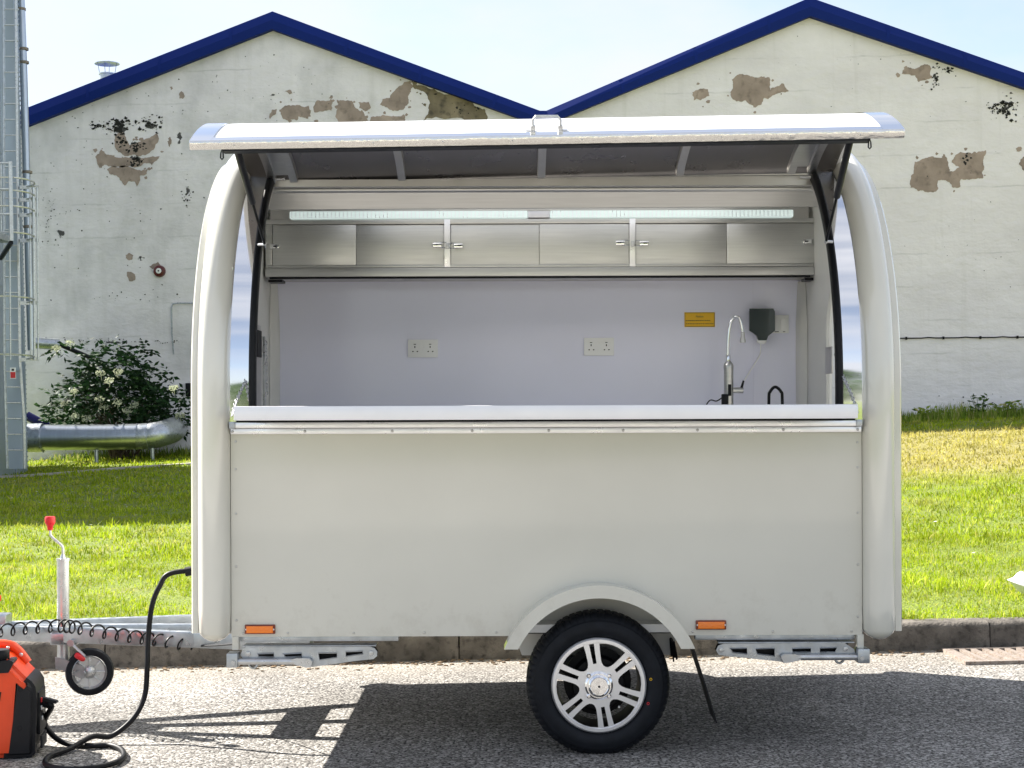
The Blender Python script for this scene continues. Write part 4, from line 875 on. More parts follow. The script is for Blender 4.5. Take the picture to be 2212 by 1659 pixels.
# latch plates on the end walls
MB().box(XE0+.021, XE0+.030, 1.14, 1.33, 1.30, LZ(700, 1.24), .002).build('door_latch_plate', M['steel_dull'], T)
MB().box(XE0+.031, XE0+.040, 1.17, 1.29, LZ(770, 1.24), LZ(712, 1.24), .002).build('latch_slot', M['hole'], T)
MB().tube([(XE0+.05, 1.30, LZ(725, 1.3)), (XE0+.05, 1.30, 1.2)], .008, 6).build('latch_rod', M['zinc'], T)
chain([(XE0+.055, 1.31, LZ(735, 1.3)), (XE0+.057, 1.315, LZ(780, 1.3)), (XE0+.058, 1.32, LZ(850, 1.3))], 'latch_chain')
MB().box(XE1-.028, XE1-.021, 1.02, 1.165, LZ(810, 1.1), LZ(752, 1.1), .002).build('door_latch_plate', M['steel_dull'], T)
# ---- wall cabinet
CY = 1.46
c0, c1 = max(LX(575, CY), XE0+.022), min(LX(1777, CY), XE1-.022); zt_, zb_ = LZ(472, CY), LZ(597, CY)
cab = MB().box(c0, c1, CY+.03, YB-.002, LZ(596, CY), 2.23).build('wall_cabinet', M['steel_dull'], T)
def cb(name, u0, u1, v0, v1, y0, y1, m=M['steel'], parent=cab, bev=.0015): return MB().box(LX(u0, CY), LX(u1, CY), CY+y0, CY+y1, LZ(v1, CY), LZ(v0, CY), bev).build(name, m, parent)
MB().box(c0, c1, CY-.002, CY+.029, LZ(483, CY), LZ(473, CY), .0015).build('top_rail', M['steel'], cab)
MB().box(c0, c1, CY-.002, CY+.029, LZ(577, CY), LZ(571.5, CY), .0015).build('bottom_rail', M['steel'], cab)
MB().box(c0, c1, CY-.016, CY+.029, LZ(597, CY), LZ(578.5, CY), .002).build('bottom_lip', M['steel'], cab)
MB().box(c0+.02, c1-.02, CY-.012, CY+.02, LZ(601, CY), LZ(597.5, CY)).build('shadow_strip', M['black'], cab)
MB().box(c0, LX(589, CY), CY-.001, CY+.029, LZ(571, CY), LZ(483.5, CY), .0015).build('stile', M['steel'], cab); MB().box(LX(1766, CY), c1, CY-.001, CY+.029, LZ(571, CY), LZ(483.5, CY), .0015).build('stile', M['steel'], cab)
cb('divider', 961, 974, 473.5, 577, -.006, .028, M['steel_pale']); cb('divider', 1361, 1374, 473, 577, -.006, .028, M['steel_pale'])
for (a, m_, b) in ((590, 770, 960), (975, 1166, 1360), (1375, 1571, 1765)):
    first_front = a != 975
    d1 = cb('sliding_door', a, m_ + (0 if a == 1375 else 0), 484, 571, .006 if a == 590 else .012, .018)
    d2 = cb('sliding_door', m_+.8, b, 484, 571, .012 if a == 590 else .006, .02)
def latch(u, v, s_):
    x, z = LX(u, CY), LZ(v, CY); l_ = MB().box(min(x, x+.044*s_), max(x, x+.044*s_), CY-.014, CY+.004, z-.011, z+.011, .004).build('toggle_latch', M['chrome'], cab)
    MB().tube([(x+.040*s_, CY-.013, z-.013), (x+.066*s_, CY-.013, z-.012), (x+.066*s_, CY-.013, z+.012), (x+.040*s_, CY-.013, z+.013)], .0024, 5).build('bail', M['chrome'], l_)
    MB().box(min(x+.008*s_, x+.026*s_), max(x+.008*s_, x+.026*s_), CY-.0155, CY-.013, z-.003, z+.003).build('slot', M['hole'], l_)
for u, v, s_ in ((604, 531, -1), (936, 529, 1), (1001, 531, -1), (1331, 526, 1), (1402, 527, -1), (1735, 524, 1)): latch(u, v, s_)
for u, v in ((967.5, 530), (1367.5, 527)): x, z = LX(u, CY), LZ(v, CY); MB().box(x-.008, x+.008, CY-.016, CY-.0065, z-.016, z+.012, .003).build('latch_keeper', M['zinc'], cab)
for u in (592, 1755): x = LX(u, CY); MB().plate([(CY+.0, LZ(601, CY)), (YB-.01, LZ(601, CY)), (YB-.01, LZ(640, CY))], [], x-.008, x+.008, lambda a, b, c: (c, a, b)).build('bracket', M['steel_dull'], cab) if False else MB().box(x-.03, x+.04, CY+.02, CY+.12, LZ(607, CY), LZ(601.5, CY)).build('bracket', M['blackplastic'], cab)
MB().box(LX(1142, CY), LX(1189, CY), CY-.016, CY+.025, LZ(471, CY), LZ(457, CY), .003).build('light_joiner', M['counter'], T)
for ua, ub in ((628, 1141), (1190, 1714)):
    lt = MB().box(LX(ua, CY), LX(ub, CY), CY-.02, CY+.025, LZ(471.5, CY), LZ(456, CY), .006).build('strip_light', M['ledlens'], T)
    mb = MB(); x = LX(ua, CY) + .012
    while x < LX(ub, CY) - .01: mb.box(x-.0012, x+.0012, CY-.0215, CY-.019, LZ(471, CY), LZ(457, CY)); x += .0195
    o = mb.build('cover_ribs', M['steel_pale'], lt); o['kind'] = 'stuff'
MB().box(c0+.02, c1-.02, CY+.026, CY+.05, LZ(472, CY), LZ(448, CY)).build('light_backing', M['steel_dull'], T)
# ---- fittings on the rear wall
def wbox(name, u0, u1, v0, v1, d, m, parent, bev=.002, y0=0.): return MB().box(LX(u0, YB), LX(u1, YB), YB-d-y0, YB-.0005-y0, LZ(v1, YB), LZ(v0, YB), bev).build(name, m, parent)
for u, v in ((882, 733), (1262, 730.5)):
    s_ = wbox('double_socket', u, u+64.5, v, v+38.5, .012, M['plug_white'], T)
    wbox('faceplate', u+8, u+57, v+8, v+31, .003, M['plug_white'], s_, .001, .0125)
    mb = MB()
    for k in (0, 33):
        for (a, b, c, d) in ((12.5, 17.5, 9.6, 11.2), (14, 16.2, 14, 18.2), (9.4, 12.4, 24.8, 27), (19, 22, 24.8, 27)): mb.box(LX(u+a+k, YB), LX(u+c*0+b+k, YB), YB-.0172, YB-.0155, LZ(v+d, YB), LZ(v+c, YB))
    mb.build('pin_holes', M['hole'], s_)
    for k in (26, 33): wbox('rocker', u+k, u+k+5, v+8.5, v+18.5, .0025, M['plug_white'], s_, .0008, .0158)
nb_ = wbox('notice_label', 1479, 1545, 676, 708, .0015, M['yellow'], T, 0)
fr_ = [LX(1480, YB), LX(1544, YB), LZ(707, YB), LZ(677, YB)]
MB().plate([(fr_[0], fr_[2]), (fr_[1], fr_[2]), (fr_[1], fr_[3]), (fr_[0], fr_[3])], [[(fr_[0]+.002, fr_[2]+.002), (fr_[0]+.002, fr_[3]-.002), (fr_[1]-.002, fr_[3]-.002), (fr_[1]-.002, fr_[2]+.002)]], YB-.0024, YB-.0016, lambda a, b, c: (a, c, b)).build('border', M['ink'], nb_)
def text(name, s_, x, y, z, size, m, parent, rot=(R(90), 0, 0), align='CENTER'):
    c = bpy.data.curves.new(name, 'FONT'); c.body = s_; c.size = size; c.align_x = align; c.extrude = .0002; c.materials.append(m); o = bpy.data.objects.new(name, c); col.objects.link(o); o.parent = parent; o.location = (x, y, z); o.rotation_euler = rot
    me = bpy.data.meshes.new_from_object(o); o2 = bpy.data.objects.new(name, me); col.objects.link(o2); o2.parent = parent; o2.location = (x, y, z); o2.rotation_euler = rot; bpy.data.objects.remove(o); o2['kind'] = 'stuff'; return o2
text('lettering', 'Notice', LX(1512, YB), YB-.0026, LZ(687, YB), .014, M['ink'], nb_)
mb = MB()
for v, u0, u1 in ((694, 1482, 1535), (701, 1482, 1542)):
    u = u0
    while u < u1: w_ = random.uniform(1.5, 4.5); mb.box(LX(u, YB), LX(min(u+w_, u1), YB), YB-.0024, YB-.0016, LZ(v+.7, YB), LZ(v-.7, YB)); u += w_ + .9
mb.build('small_print', M['ink'], nb_)
# soap dispenser
P = [(1618, 674), (1664, 674), (1666, 678), (1666, 716), (1660, 721), (1652, 727), (1649, 735), (1636, 735), (1633, 727), (1626, 721), (1618, 716)]
sdp = MB().plate([(LX(u, YB), LZ(v, YB)) for u, v in P], [], YB-.075, YB-.001, lambda a, b, c: (a, c, b))
bm = bmesh.new(); me = bpy.data.meshes.new('t'); me.from_pydata(sdp.V, [], sdp.Fc); bm.from_mesh(me); bmesh.ops.dissolve_limit(bm, angle_limit=.02, verts=bm.verts[:], edges=bm.edges[:]); bmesh.ops.bevel(bm, geom=[e_ for e_ in bm.edges if max(v_.co.y for v_ in e_.verts) < YB-.07], offset=.008, segments=3, affect='EDGES'); bm.verts.index_update(); s3 = MB().add([v_.co[:] for v_ in bm.verts], [[v_.index for v_ in f.verts] for f in bm.faces]); bm.free()
sdo = s3.build('soap_dispenser', M['smoke'], T)
MB().lathe([(0, .012), (.020, .010), (.026, 0), (.020, -.010), (0, -.012)], 16, Matrix.Translation((LX(1642, YB), YB-.06, LZ(740, YB))) @ RX @ Matrix.Scale(.62, 4, (0, 1, 0))).build('push_button', M['plug_white'], sdo)
MB().tube(catmull([(LX(1641, YB), YB-.04, LZ(745, YB)), (LX(1640, YB), YB-.03, LZ(768, YB)), (LX(1628, YB), YB-.02, LZ(790, YB)), (LX(1605, YB), YB-.03, LZ(826, YB)), (LX(1590, YB), YB-.1, LZ(848, YB))], 6), .0028, 6).build('drain_tube', M['plug_white'], sdo)
sw = wbox('light_switch', 1666.5, 1704, 683, 722, .011, M['plug_white'], T); wbox('rocker', 1670, 1685, 690, 715, .004, M['plug_white'], sw, .0015, .0115); wbox('rocker', 1685.6, 1700.5, 690, 715, .004, M['plug_white'], sw, .0015, .0115)
for a, b in ((1673, 1682), (1691, 1696)): MB().box(LX(a, YB), LX(b, YB), YB-.0122, YB-.0105, LZ(719.5, YB), LZ(718, YB)).build('mark', M['ink'], sw)
# back worktop, sink tap
MB().box(XE0+.022, XE1-.022, 1.25, YB-.002, .90, .93, .003).build('worktop', M['white_lining'], T)
TY = 1.45; tx = LX(1574, TY)
tap = MB().lathe([(.018, .93), (.018, 1.0), (.0235, 1.02), (.0235, LZ(800, TY)), (.0245, LZ(797, TY)), (.0245, LZ(792, TY)), (.022, LZ(788, TY)), (.010, LZ(781, TY)), (0, LZ(781, TY))], 24, Matrix.Translation((tx, TY, 0))).build('heater_tap', M['steel'], T)
MB().tube(catmull([(tx-.002, TY, LZ(784, TY)), (tx-.003, TY, LZ(762, TY)), (tx-.001, TY, LZ(735, TY)), (LX(1577, TY), TY, LZ(705, TY)), (LX(1583, TY), TY, LZ(691, TY)), (LX(1590, TY), TY-.01, LZ(686, TY)), (LX(1598, TY), TY-.01, LZ(691, TY)), (LX(1603, TY), TY-.01, LZ(710, TY)), (LX(1604, TY), TY-.01, LZ(722, TY))], 6), .0072, 12).build('spout', M['chrome'], tap)
MB().lathe([(.0085, .02), (.010, .0), (.0145, -.022), (.0145, -.032), (0, -.032)], 16, Matrix.Translation((LX(1604.5, TY), TY-.01, LZ(728, TY)))).build('aerator', M['steel_dull'], tap)
MB().lathe([(.010, 0), (.0115, .03), (.010, .033)], 14, Matrix.Translation((tx-.002, TY, LZ(782, TY)))).build('collar', M['chrome'], tap)
MB().tube([(tx+.02, TY-.005, LZ(845, TY)), (LX(1605, TY), TY-.005, LZ(845, TY))], .0145, 16).build('mixer_body', M['steel'], tap)
MB().tube([(LX(1601, TY), TY-.005, LZ(842, TY)), (LX(1606, TY), TY-.008, LZ(824, TY))], [.007, .005], 10).build('lever', M['blackplastic'], tap)
MB().box(tx-.006, tx+.010, TY-.0275, TY-.018, LZ(857, TY), LZ(832, TY), .002).build('display', M['black'], tap)
MB().tube(catmull([(LX(1661, TY), TY, 1.15), (LX(1661, TY), TY, LZ(866, TY)), (LX(1664, TY), TY, LZ(848, TY)), (LX(1675, TY), TY, LZ(838, TY)), (LX(1687, TY), TY, LZ(848, TY)), (LX(1690, TY), TY, LZ(866, TY)), (LX(1690, TY), TY, 1.15)], 6), .0075, 10).build('black_hose', M['black'], T)
mb = MB(); mb.box(LX(1556, TY), LX(1570, TY), TY-.06, TY-.03, 1.30, LZ(853, TY), .006); mb.build('plug', M['black'], T)
MB().tube(catmull([(LX(1515, TY), TY-.05, 1.34), (LX(1530, TY), TY-.05, LZ(867, TY)), (LX(1545, TY), TY-.05, LZ(868, TY)), (LX(1558, TY), TY-.05, LZ(860, TY))], 5), .003, 6).build('plug_lead', M['black'], T)
# ---- marker lamps
for u, v in ((528, 1347), (1501, 1341)):
    lm = MB().box(LX(u, 0), LX(u+65.5, 0), -.012, -.0005, LZ(v+20, 0), LZ(v, 0), .003).build('side_marker_lamp', M['amber_rim'], T)
    MB().box(LX(u+4, 0), LX(u+61.5, 0), -.020, -.0125, LZ(v+17.5, 0), LZ(v+2.5, 0), .002).build('lens', M['amber'], lm)
    for k in (3.2, 62.3): MB().lathe([(0, .004), (.003, .003), (.004, 0)], 8, Matrix.Translation((LX(u+k, 0), -.0125, LZ(v+10, 0))) @ RX).build('screw', M['plug_white'], lm)
# ---- mudguard and wheel well
def arc(r, a0_, a1_, n_): return [(r*math.cos(a0_ + (a1_-a0_)*k/n_), .27 + r*math.sin(a0_ + (a1_-a0_)*k/n_)) for k in range(n_+1)]
ro, ri, ze = .402, .352, .425
ao, ai = math.asin((ze-.27)/ro), math.asin((ze-.27)/ri)
mg = MB().plate(arc(ro, ao, math.pi-ao, 48) + arc(ri, math.pi-ai, ai, 48), [], -.118, -.112, lambda a, b, c: (a, c, b)).build('mudguard', M['cream'], T)
MB().sweep([(lambda a, b, t=t: (b*math.cos(t), a, .27 + b*math.sin(t))) for t in [ao + (math.pi-2*ao)*k/48 for k in range(49)]], [(-.1115, ro-.006), (-.0005, ro-.006), (-.0005, ro), (-.1115, ro)]).build('mudguard_top', M['cream'], mg)
aw = math.asin((.47-.27)/RW)
MB().sweep([(lambda a, b, t=t: (b*math.cos(t), a, .27 + b*math.sin(t))) for t in [aw + (math.pi-2*aw)*k/40 for k in range(41)]], [(.021, RW), (.17, RW), (.17, RW+.01), (.021, RW+.01)]).build('wheel_well', M['cream_in'], T)
MB().plate([(-.34, .47)] + arc(.384, math.pi-aw, aw, 30) + [(.34, .47)], [], .156, .168, lambda a, b, c: (a, c, b)).build('well_back', M['cream_in'], T)
MB().plate([(-.345, .475), (-.30, .36), (.30, .36), (.345, .475)], [], .1445, .155, lambda a, b, c: (a, c, b)).build('well_apron', M['cream_in'], T)
MB().box(-.34, .34, .140, .1442, .476, .480).build('apron_seam', M['hole'], T)
for z in (.448,): MB().box(-.33, .33, .140, .1442, z, z+.004).build('apron_seam', M['hole'], T)
# ---- wheels
def wheel(y_out, s_, name_label):       # s_ = -1: outer face towards the viewer
    mw = Matrix.Translation((0, y_out, .272)) @ (Matrix.Rotation(R(90), 4, 'X') if s_ < 0 else Matrix.Rotation(R(-90), 4, 'X'))
    RT = .284
    prof = [(.176, -.150), (.182, -.165), (.205, -.176), (.235, -.178), (.258, -.170), (.272, -.158), (.281, -.146), (.2835, -.120), (.2835, -.106), (.276, -.104), (.276, -.099), (.284, -.097), (.284, -.062), (.276, -.060), (.276, -.055), (.2835, -.053), (.2825, -.036), (.2795, -.022), (.273, -.009), (.262, .001), (.256, .003), (.251, .010), (.240, .0135), (.230, .0165), (.215, .0165), (.205, .012), (.195, .006), (.189, -.002), (.186, -.008)]
    def rf(k, j, r):
        if k % 5 == 0 and j in (6, 7, 8, 15, 16, 17, 18, 19): return r - .0045
        return r
    mb = MB().lathe(prof, 300, mw, rfn=rf)
    mb.V = [(x, y, max(z, .0015 if z > -.02 else z)) for x, y, z in mb.V]
    ty = mb.build('wheel', M['tyre'], T, sharp=30); ty['label'] = name_label
    MB().lathe([(.168, .004), (.1695, .012), (.181, .012), (.187, .006), (.188, -.004), (.184, -.012), (.172, -.02), (.170, -.15), (.176, -.152)], 72, mw).build('rim_lip', M['alloy'], ty)
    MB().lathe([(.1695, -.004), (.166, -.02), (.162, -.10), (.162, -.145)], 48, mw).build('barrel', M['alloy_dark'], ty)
    holes = []
    for k in range(6):
        ph_ = R(40 + 60*k + 30); H = []
        for r_, d_ in ((.165, -19), (.1665, -9), (.167, 0), (.1665, 9), (.165, 19), (.135, 18), (.105, 15.5), (.090, 12.5), (.080, 7), (.077, 0), (.080, -7), (.090, -12.5), (.105, -15.5), (.135, -18)):
            a = ph_ + R(d_); H.append((r_*math.cos(a), r_*math.sin(a)))
        holes.append(H); pc = R(40 + 60*k); dx, dy = math.cos(pc), math.sin(pc)
        holes.append([(r_*dx - q*dy, r_*dy + q*dx) for r_, q in ((.086, -.007), (.165, -.0095), (.165, .0095), (.086, .007))])
    def fn(a, b, c): return mw @ Vector((a, b, c + .006*(1-(math.hypot(a, b)/.169)**2)*0 ))
    MB().plate(circ(0, 0, .1692, 72), [h[::-1] for h in holes], .0, .005, fn).build('spoke_face', M['alloy'], ty)
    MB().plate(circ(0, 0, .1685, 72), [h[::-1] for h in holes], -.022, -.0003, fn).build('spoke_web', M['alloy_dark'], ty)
    MB().lathe([(.055, .005), (.055, .012), (.048, .018), (.044, .018), (.042, .030), (.036, .034), (.034, .032), (.0, .032)], 40, mw).build('hub_cap', M['chrome'], ty)
    for k in range(4):
        a = R(45 + 90*k); MB().lathe([(.0095, .004), (.0095, .018), (.006, .021), (0, .021)], 6, mw @ Matrix.Translation((.056*math.cos(a), .056*math.sin(a), 0))).build('wheel_nut', M['chrome'], ty)
    MB().lathe([(0, .0335), (.005, .0332), (.005, .031)], 10, mw).build('cap_centre', M['hole'], ty)
    MB().tube([tuple(mw @ Vector((.118*math.cos(R(-47)), .118*math.sin(R(-47)), -.02))), tuple(mw @ Vector((.116*math.cos(R(-47)), .116*math.sin(R(-47)), .006)))], .004, 8).build('valve', M['zinc'], ty)
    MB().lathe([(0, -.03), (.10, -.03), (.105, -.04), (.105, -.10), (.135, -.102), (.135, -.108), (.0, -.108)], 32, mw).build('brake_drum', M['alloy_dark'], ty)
    if s_ < 0:
        for a, m_ in ((7, M['yellow']), (-20, M['red'])):
            c_ = mw @ Vector((.205*math.cos(R(a)), .205*math.sin(R(a)), .0125)); MB().tube([c_ + Vector((.0045*math.cos(q*.7854), -.0012, .0045*math.sin(q*.7854))) for q in range(8)], .0013, 5, closed=True).build('balance_mark', m_, ty)
wheel(-.045, -1, 'near wheel with six double spoke alloy rim'); wheel(B+.045, 1, 'far wheel')
MB().tube([(0, .05, .272), (0, B-.05, .272)], .03, 12).build('axle', M['galv'], T)
# mud flap and brush strip behind the wheel
MB().sweep([(lambda a, b, p=p: (p[0] + a, b, p[1])) for p in ((LX(1494, -.1), LZ(1396, -.1)), (LX(1508, -.1), LZ(1440, -.1)), (LX(1527, -.1), LZ(1500, -.1)), (LX(1545, -.1), LZ(1562, -.1)))], [(-.003, -.11), (.003, -.11), (.003, .06), (-.003, .06)]).build('mud_flap', M['black'], T)
mb = MB()
for k in range(46): x = .30 + random.uniform(-.006, .006); y = .02 + .23*k/46; mb.tube([(x, y, .43), (x + random.uniform(.005, .014), y, random.uniform(.345, .375))], .003, 4)
o = mb.build('brush_strip', M['black'], T); o['kind'] = 'stuff'
# ---- chassis under the body
for ua, ub in ((515, 858), (1502, 1848)):
    MB().box(LX(ua, 0), LX(ub, 0), .025, .075, LZ(1386, 0), LZ(1374.5, 0), .002).build('chassis_rail', M['galv'], T)
MB().box(-1.5, 1.1, B-.1, B-.03, .41, .466, .002).build('chassis_rail', M['galv'], T)
MB().box(-1.5, 1.1, .45, .50, .40, .466).build('chassis_rail', M['galv'], T); MB().box(-1.5, 1.1, 1.35, 1.40, .40, .466).build('chassis_rail', M['galv'], T)
for x in (-1.42, -.7, .55, 1.0): MB().box(x-.02, x+.02, .51, 1.34, .41, .4655).build('cross_member', M['galv'], T)
for u, s_ in ((500, 1), (1864, -1)): MB().box(min(LX(u, 0), LX(u+14*s_, 0)), max(LX(u, 0), LX(u+14*s_, 0)), -.004, .035, LZ(1402, 0), LZ(1373, 0), .002).build('corner_post', M['cream'], T)
def steady(f, pl, hl, rounds, arm, armr, endp, br, bolt, ring):
    st = MB().plate([f(*p) for p in pl], [[f(*p) for p in h] for h in hl], .0, .006, lambda a, b, c: (a, c, b)).build('corner_steady', M['galv'], T)
    for h in hl:
        c_ = [f(*p) for p in h]; MB().tube([(a, -.001, b) for a, b in c_], .0028, 5, closed=True).build('pressed_edge', M['galv'], st)
    xs_ = [f(*p)[0] for p in pl]; MB().plate([f(*p) for p in pl], [], .034, .04, lambda a, b, c: (a, c, b)).build('hole_shade_plate', M['black'], st); MB().box(min(xs_)+.02, max(xs_)-.02, .045, .12, f(*pl[2])[1]-.018, f(*pl[2])[1]-.006).build('inner_channel', M['black'], st)  # black sheet added behind the pressed holes to stand for their shade
    MB().box(min(xs_)+.01, max(xs_)-.005, .0, .07, f(*pl[2])[1]+.001, f(*pl[2])[1]+.005, .001).build('top_flange', M['galv'], st)
    for p in rounds: c_ = f(*p); MB().lathe([(0, .006), (.009, .005), (.0105, 0)], 14, Matrix.Translation((c_[0], -.0005, c_[1])) @ RX).build('pivot', M['zinc'], st)
    a, b = f(*arm[0]), f(*arm[1]); MB().tube([(a[0], -.018, a[1]), (b[0], -.018, b[1])], armr, 14).build('arm', M['zinc'], st)
    MB().plate([f(*p) for p in endp], [], -.030, -.008, lambda a, b, c: (a, c, b)).build('arm_end', M['zinc'], st)
    x0, z1 = f(br[0], br[1]); x1, z0 = f(br[2], br[3]); bb = MB().box(x0, x1, -.04, .03, z0, z1, .004).build('foot_bracket', M['galv'], st)
    c_ = f(*bolt); MB().lathe([(0, .007), (.0095, .007), (.0095, 0)], 6, Matrix.Translation((c_[0], -.0405, c_[1])) @ RX).build('bolt', M['zinc'], bb)
    c_ = f(*ring); MB().tube([(c_[0] + .019*math.cos(k*math.pi/10), .06, c_[1] + .012 + .024*math.sin(k*math.pi/10)) for k in range(20)], .005, 6, closed=True).build('screw_ring', M['galv'], st)
    c2 = f(*endp[len(endp)//2]); 
fl_ = lambda x, y: (LX(397.4 + .25*x, 0), LZ(1252.8 + .25*y, 0)); fr__ = lambda x, y: (LX(1451.5 + .3437*x, 0), LZ(1296 + .3437*y, 0))
steady(fl_, [(480, 640), (500, 590), (525, 572), (1600, 572), (1640, 585), (1663, 618), (1660, 655), (1630, 680), (1480, 694), (1110, 746), (1050, 742), (930, 715), (500, 668)],
 [[(625, 630), (770, 625), (770, 660), (640, 655)], [(845, 632), (1010, 625), (1012, 655), (870, 660)], [(1155, 625), (1315, 625), (1315, 665), (1165, 686)], [(1390, 614), (1535, 610), (1538, 635), (1393, 656)]],
 [(548, 630), (1610, 625)], [(470, 690), (960, 692)], .0125, [(920, 672), (980, 660), (1080, 662), (1110, 690), (1100, 735), (1060, 742), (960, 715)], (375, 615, 470, 737), (435, 690), (570, 750))
steady(fr__, [(272, 322), (285, 292), (320, 280), (1080, 277), (1140, 318), (1150, 355), (800, 386), (700, 398), (660, 392), (380, 362), (290, 350)],
 [[(360, 310), (465, 308), (468, 345), (375, 335)], [(522, 312), (638, 310), (640, 358), (530, 345)], [(750, 310), (868, 308), (868, 335), (755, 335)], [(925, 308), (1035, 305), (1020, 335), (925, 335)]],
 [(305, 320), (1085, 315)], [(780, 362), (1150, 362)], .0125, [(672, 355), (690, 340), (760, 340), (800, 352), (795, 378), (730, 392), (690, 396)], (1150, 307, 1225, 396), (1175, 362), (1068, 400))
# ---- drawbar
AX, AY = -2.70, .95
def beam(x0, y0, x1, y1, z0, z1, wd, name, m=M['galv']):
    d = Vector((x1-x0, y1-y0, 0)); L_ = d.length; return MB().box(0, L_, -wd/2, wd/2, z0, z1, .003, Matrix.Translation((x0, y0, 0)) @ Matrix.Rotation(math.atan2(d.y, d.x), 4, 'Z')).build(name, m, T)
beam(AX, AY-.04, -1.2, .52, .318, .386, .045, 'drawbar_beam'); beam(AX, AY+.04, -1.2, 1.38, .318, .386, .045, 'drawbar_beam'); beam(AX-.05, AY, -1.3, AY, .322, .380, .05, 'drawbar_beam')
beam(-1.66, .62, -1.66, 1.28, .322, .384, .14, 'drawbar_cross_beam')
cp = MB().box(AX-.30, AX+.06, AY-.05, AY+.05, .33, .43, .01).build('coupling', M['galv'], T)
MB().lathe([(0, .10), (.035, .09), (.05, .05), (.05, -.02), (.045, -.03)], 20, Matrix.Translation((AX-.30, AY, .36))).build('coupling_head', M['blackplastic'], cp)
MB().tube([(AX-.25, AY, .44), (AX-.05, AY, .50), (AX+.02, AY, .50)], .014, 8).build('coupling_handle', M['red'], cp)
# socket on the nose and its flap
e0 = Vector((XE0, .50, LZ(1222, .5))); so2 = MB().box(XE0-.055, XE0-.001, .44, .56, e0.z-.05, e0.z+.04, .008).build('power_inlet', M['plug_white'], T)
MB().box(-.075, .0, -.065, .065, -.003, .004, .001, Matrix.Translation((XE0-.0, .50, e0.z+.052)) @ Matrix.Rotation(R(-32), 4, 'Y')).build('inlet_flap', M['black'], so2)
# jockey wheel
JY = .84; jx = LX(135, JY)
jk = MB().tube([(jx, JY, LZ(1425, JY)), (jx, JY, LZ(1208, JY))], .0275, 20).build('jockey_wheel', M['zinc'], T); jk['label'] = 'zinc jockey wheel with red crank knob'
MB().tube([(jx, JY, LZ(1208, JY)), (jx, JY, LZ(1203, JY))], .030, 20).build('tube_cap', M['zinc'], jk)
MB().tube([(jx, JY, LZ(1205, JY)), (jx, JY, LZ(1194, JY))], [.016, .008], 10).build('crank_nut', M['zinc'], jk)
MB().tube(catmull([(jx, JY, LZ(1202, JY)), (jx, JY, LZ(1183, JY)), (LX(131, JY), JY, LZ(1174, JY)), (LX(112, JY), JY, LZ(1157, JY)), (LX(108, JY), JY, LZ(1150, JY)), (LX(107.5, JY), JY, LZ(1138, JY))], 5), .0062, 10).build('crank', M['zinc'], jk)
kx = LX(107.5, JY); z0 = LZ(1142, JY); MB().lathe([(.012, 0), (.0135, .018), (.019, .026), (.0235, .034), (.0235, .056), (.020, .062), (.0, .063)], 14, Matrix.Translation((kx, JY, z0))).build('crank_knob', M['red'], jk)
cl = MB().box(LX(122, JY)-.02, LX(171, JY), JY-.045, JY+.06, LZ(1387, JY), LZ(1361, JY), .006).build('clamp', M['galv'], jk)
MB().tube([(LX(160, JY), JY-.06, LZ(1381, JY)), (LX(192, JY), JY-.075, LZ(1409, JY))], .0065, 8).build('clamp_lever', M['zinc'], jk)
a, b = Vector((LX(192, JY), JY-.075, LZ(1406, JY))), Vector((LX(206, JY), JY-.08, LZ(1420, JY))); a = Vector((LX(171, JY), JY-.07, LZ(1405, JY))); b = Vector((LX(191, JY), JY-.075, LZ(1417, JY)))
jk.children  # keep
MB().tube([a, a.lerp(b, .2), a.lerp(b, .8), b], [.010, .014, .013, .007], 10).build('lever_grip', M['red'], jk)
MB().tube([(LX(160, JY), JY-.05, LZ(1381, JY)), (LX(160, JY), JY-.07, LZ(1381, JY))], .016, 8).build('lever_nut', M['zinc'], jk)
wx, wz = LX(193, JY), LZ(1447, JY); mj = Matrix.Translation((wx, JY-.01, wz)) @ Matrix.Rotation(R(14), 4, 'Z') @ Matrix.Rotation(R(90), 4, 'X')
jt = MB().lathe([(.074, -.026), (.090, -.030), (.101, -.024), (.106, -.012), (.106, -.006), (.103, -.004), (.103, .002), (.106, .004), (.106, .010), (.101, .022), (.090, .028), (.076, .026)], 48, mj).build('jockey_tyre', M['tyre'], jk)
MB().lathe([(.078, .024), (.074, .028), (.070, .020), (.066, .010), (.030, .008), (.026, .022), (.014, .030), (0, .030)], 40, mj, rfn=None).build('jockey_rim', M['zinc'], jk)
mb = MB()
for k in range(8): a_ = k*math.pi/4; mb.box(.026, .068, -.004, .004, .004, .018, .001, mj @ Matrix.Rotation(a_, 4, 'Z'))
mb.build('jockey_spokes', M['zinc'], jk)
bx_ = [(LX(124, JY), LZ(1412, JY)), (LX(136, JY), LZ(1414, JY)), (LX(185, JY), LZ(1433, JY)), (LX(192, JY), LZ(1444, JY)), (LX(189, JY), LZ(1456, JY)), (LX(180, JY), LZ(1459, JY)), (LX(140, JY), LZ(1441, JY)), (LX(125, JY), LZ(1437, JY))]
for yy in (JY-.050, JY+.036): MB().plate(bx_, [], yy, yy+.004, lambda a, b, c: (a, c, b)).build('fork', M['zinc'], jk)
MB().tube([(LX(185, JY), JY-.06, LZ(1447, JY)), (LX(185, JY), JY+.05, LZ(1447, JY))], .009, 10).build('axle_bolt', M['zinc'], jk)
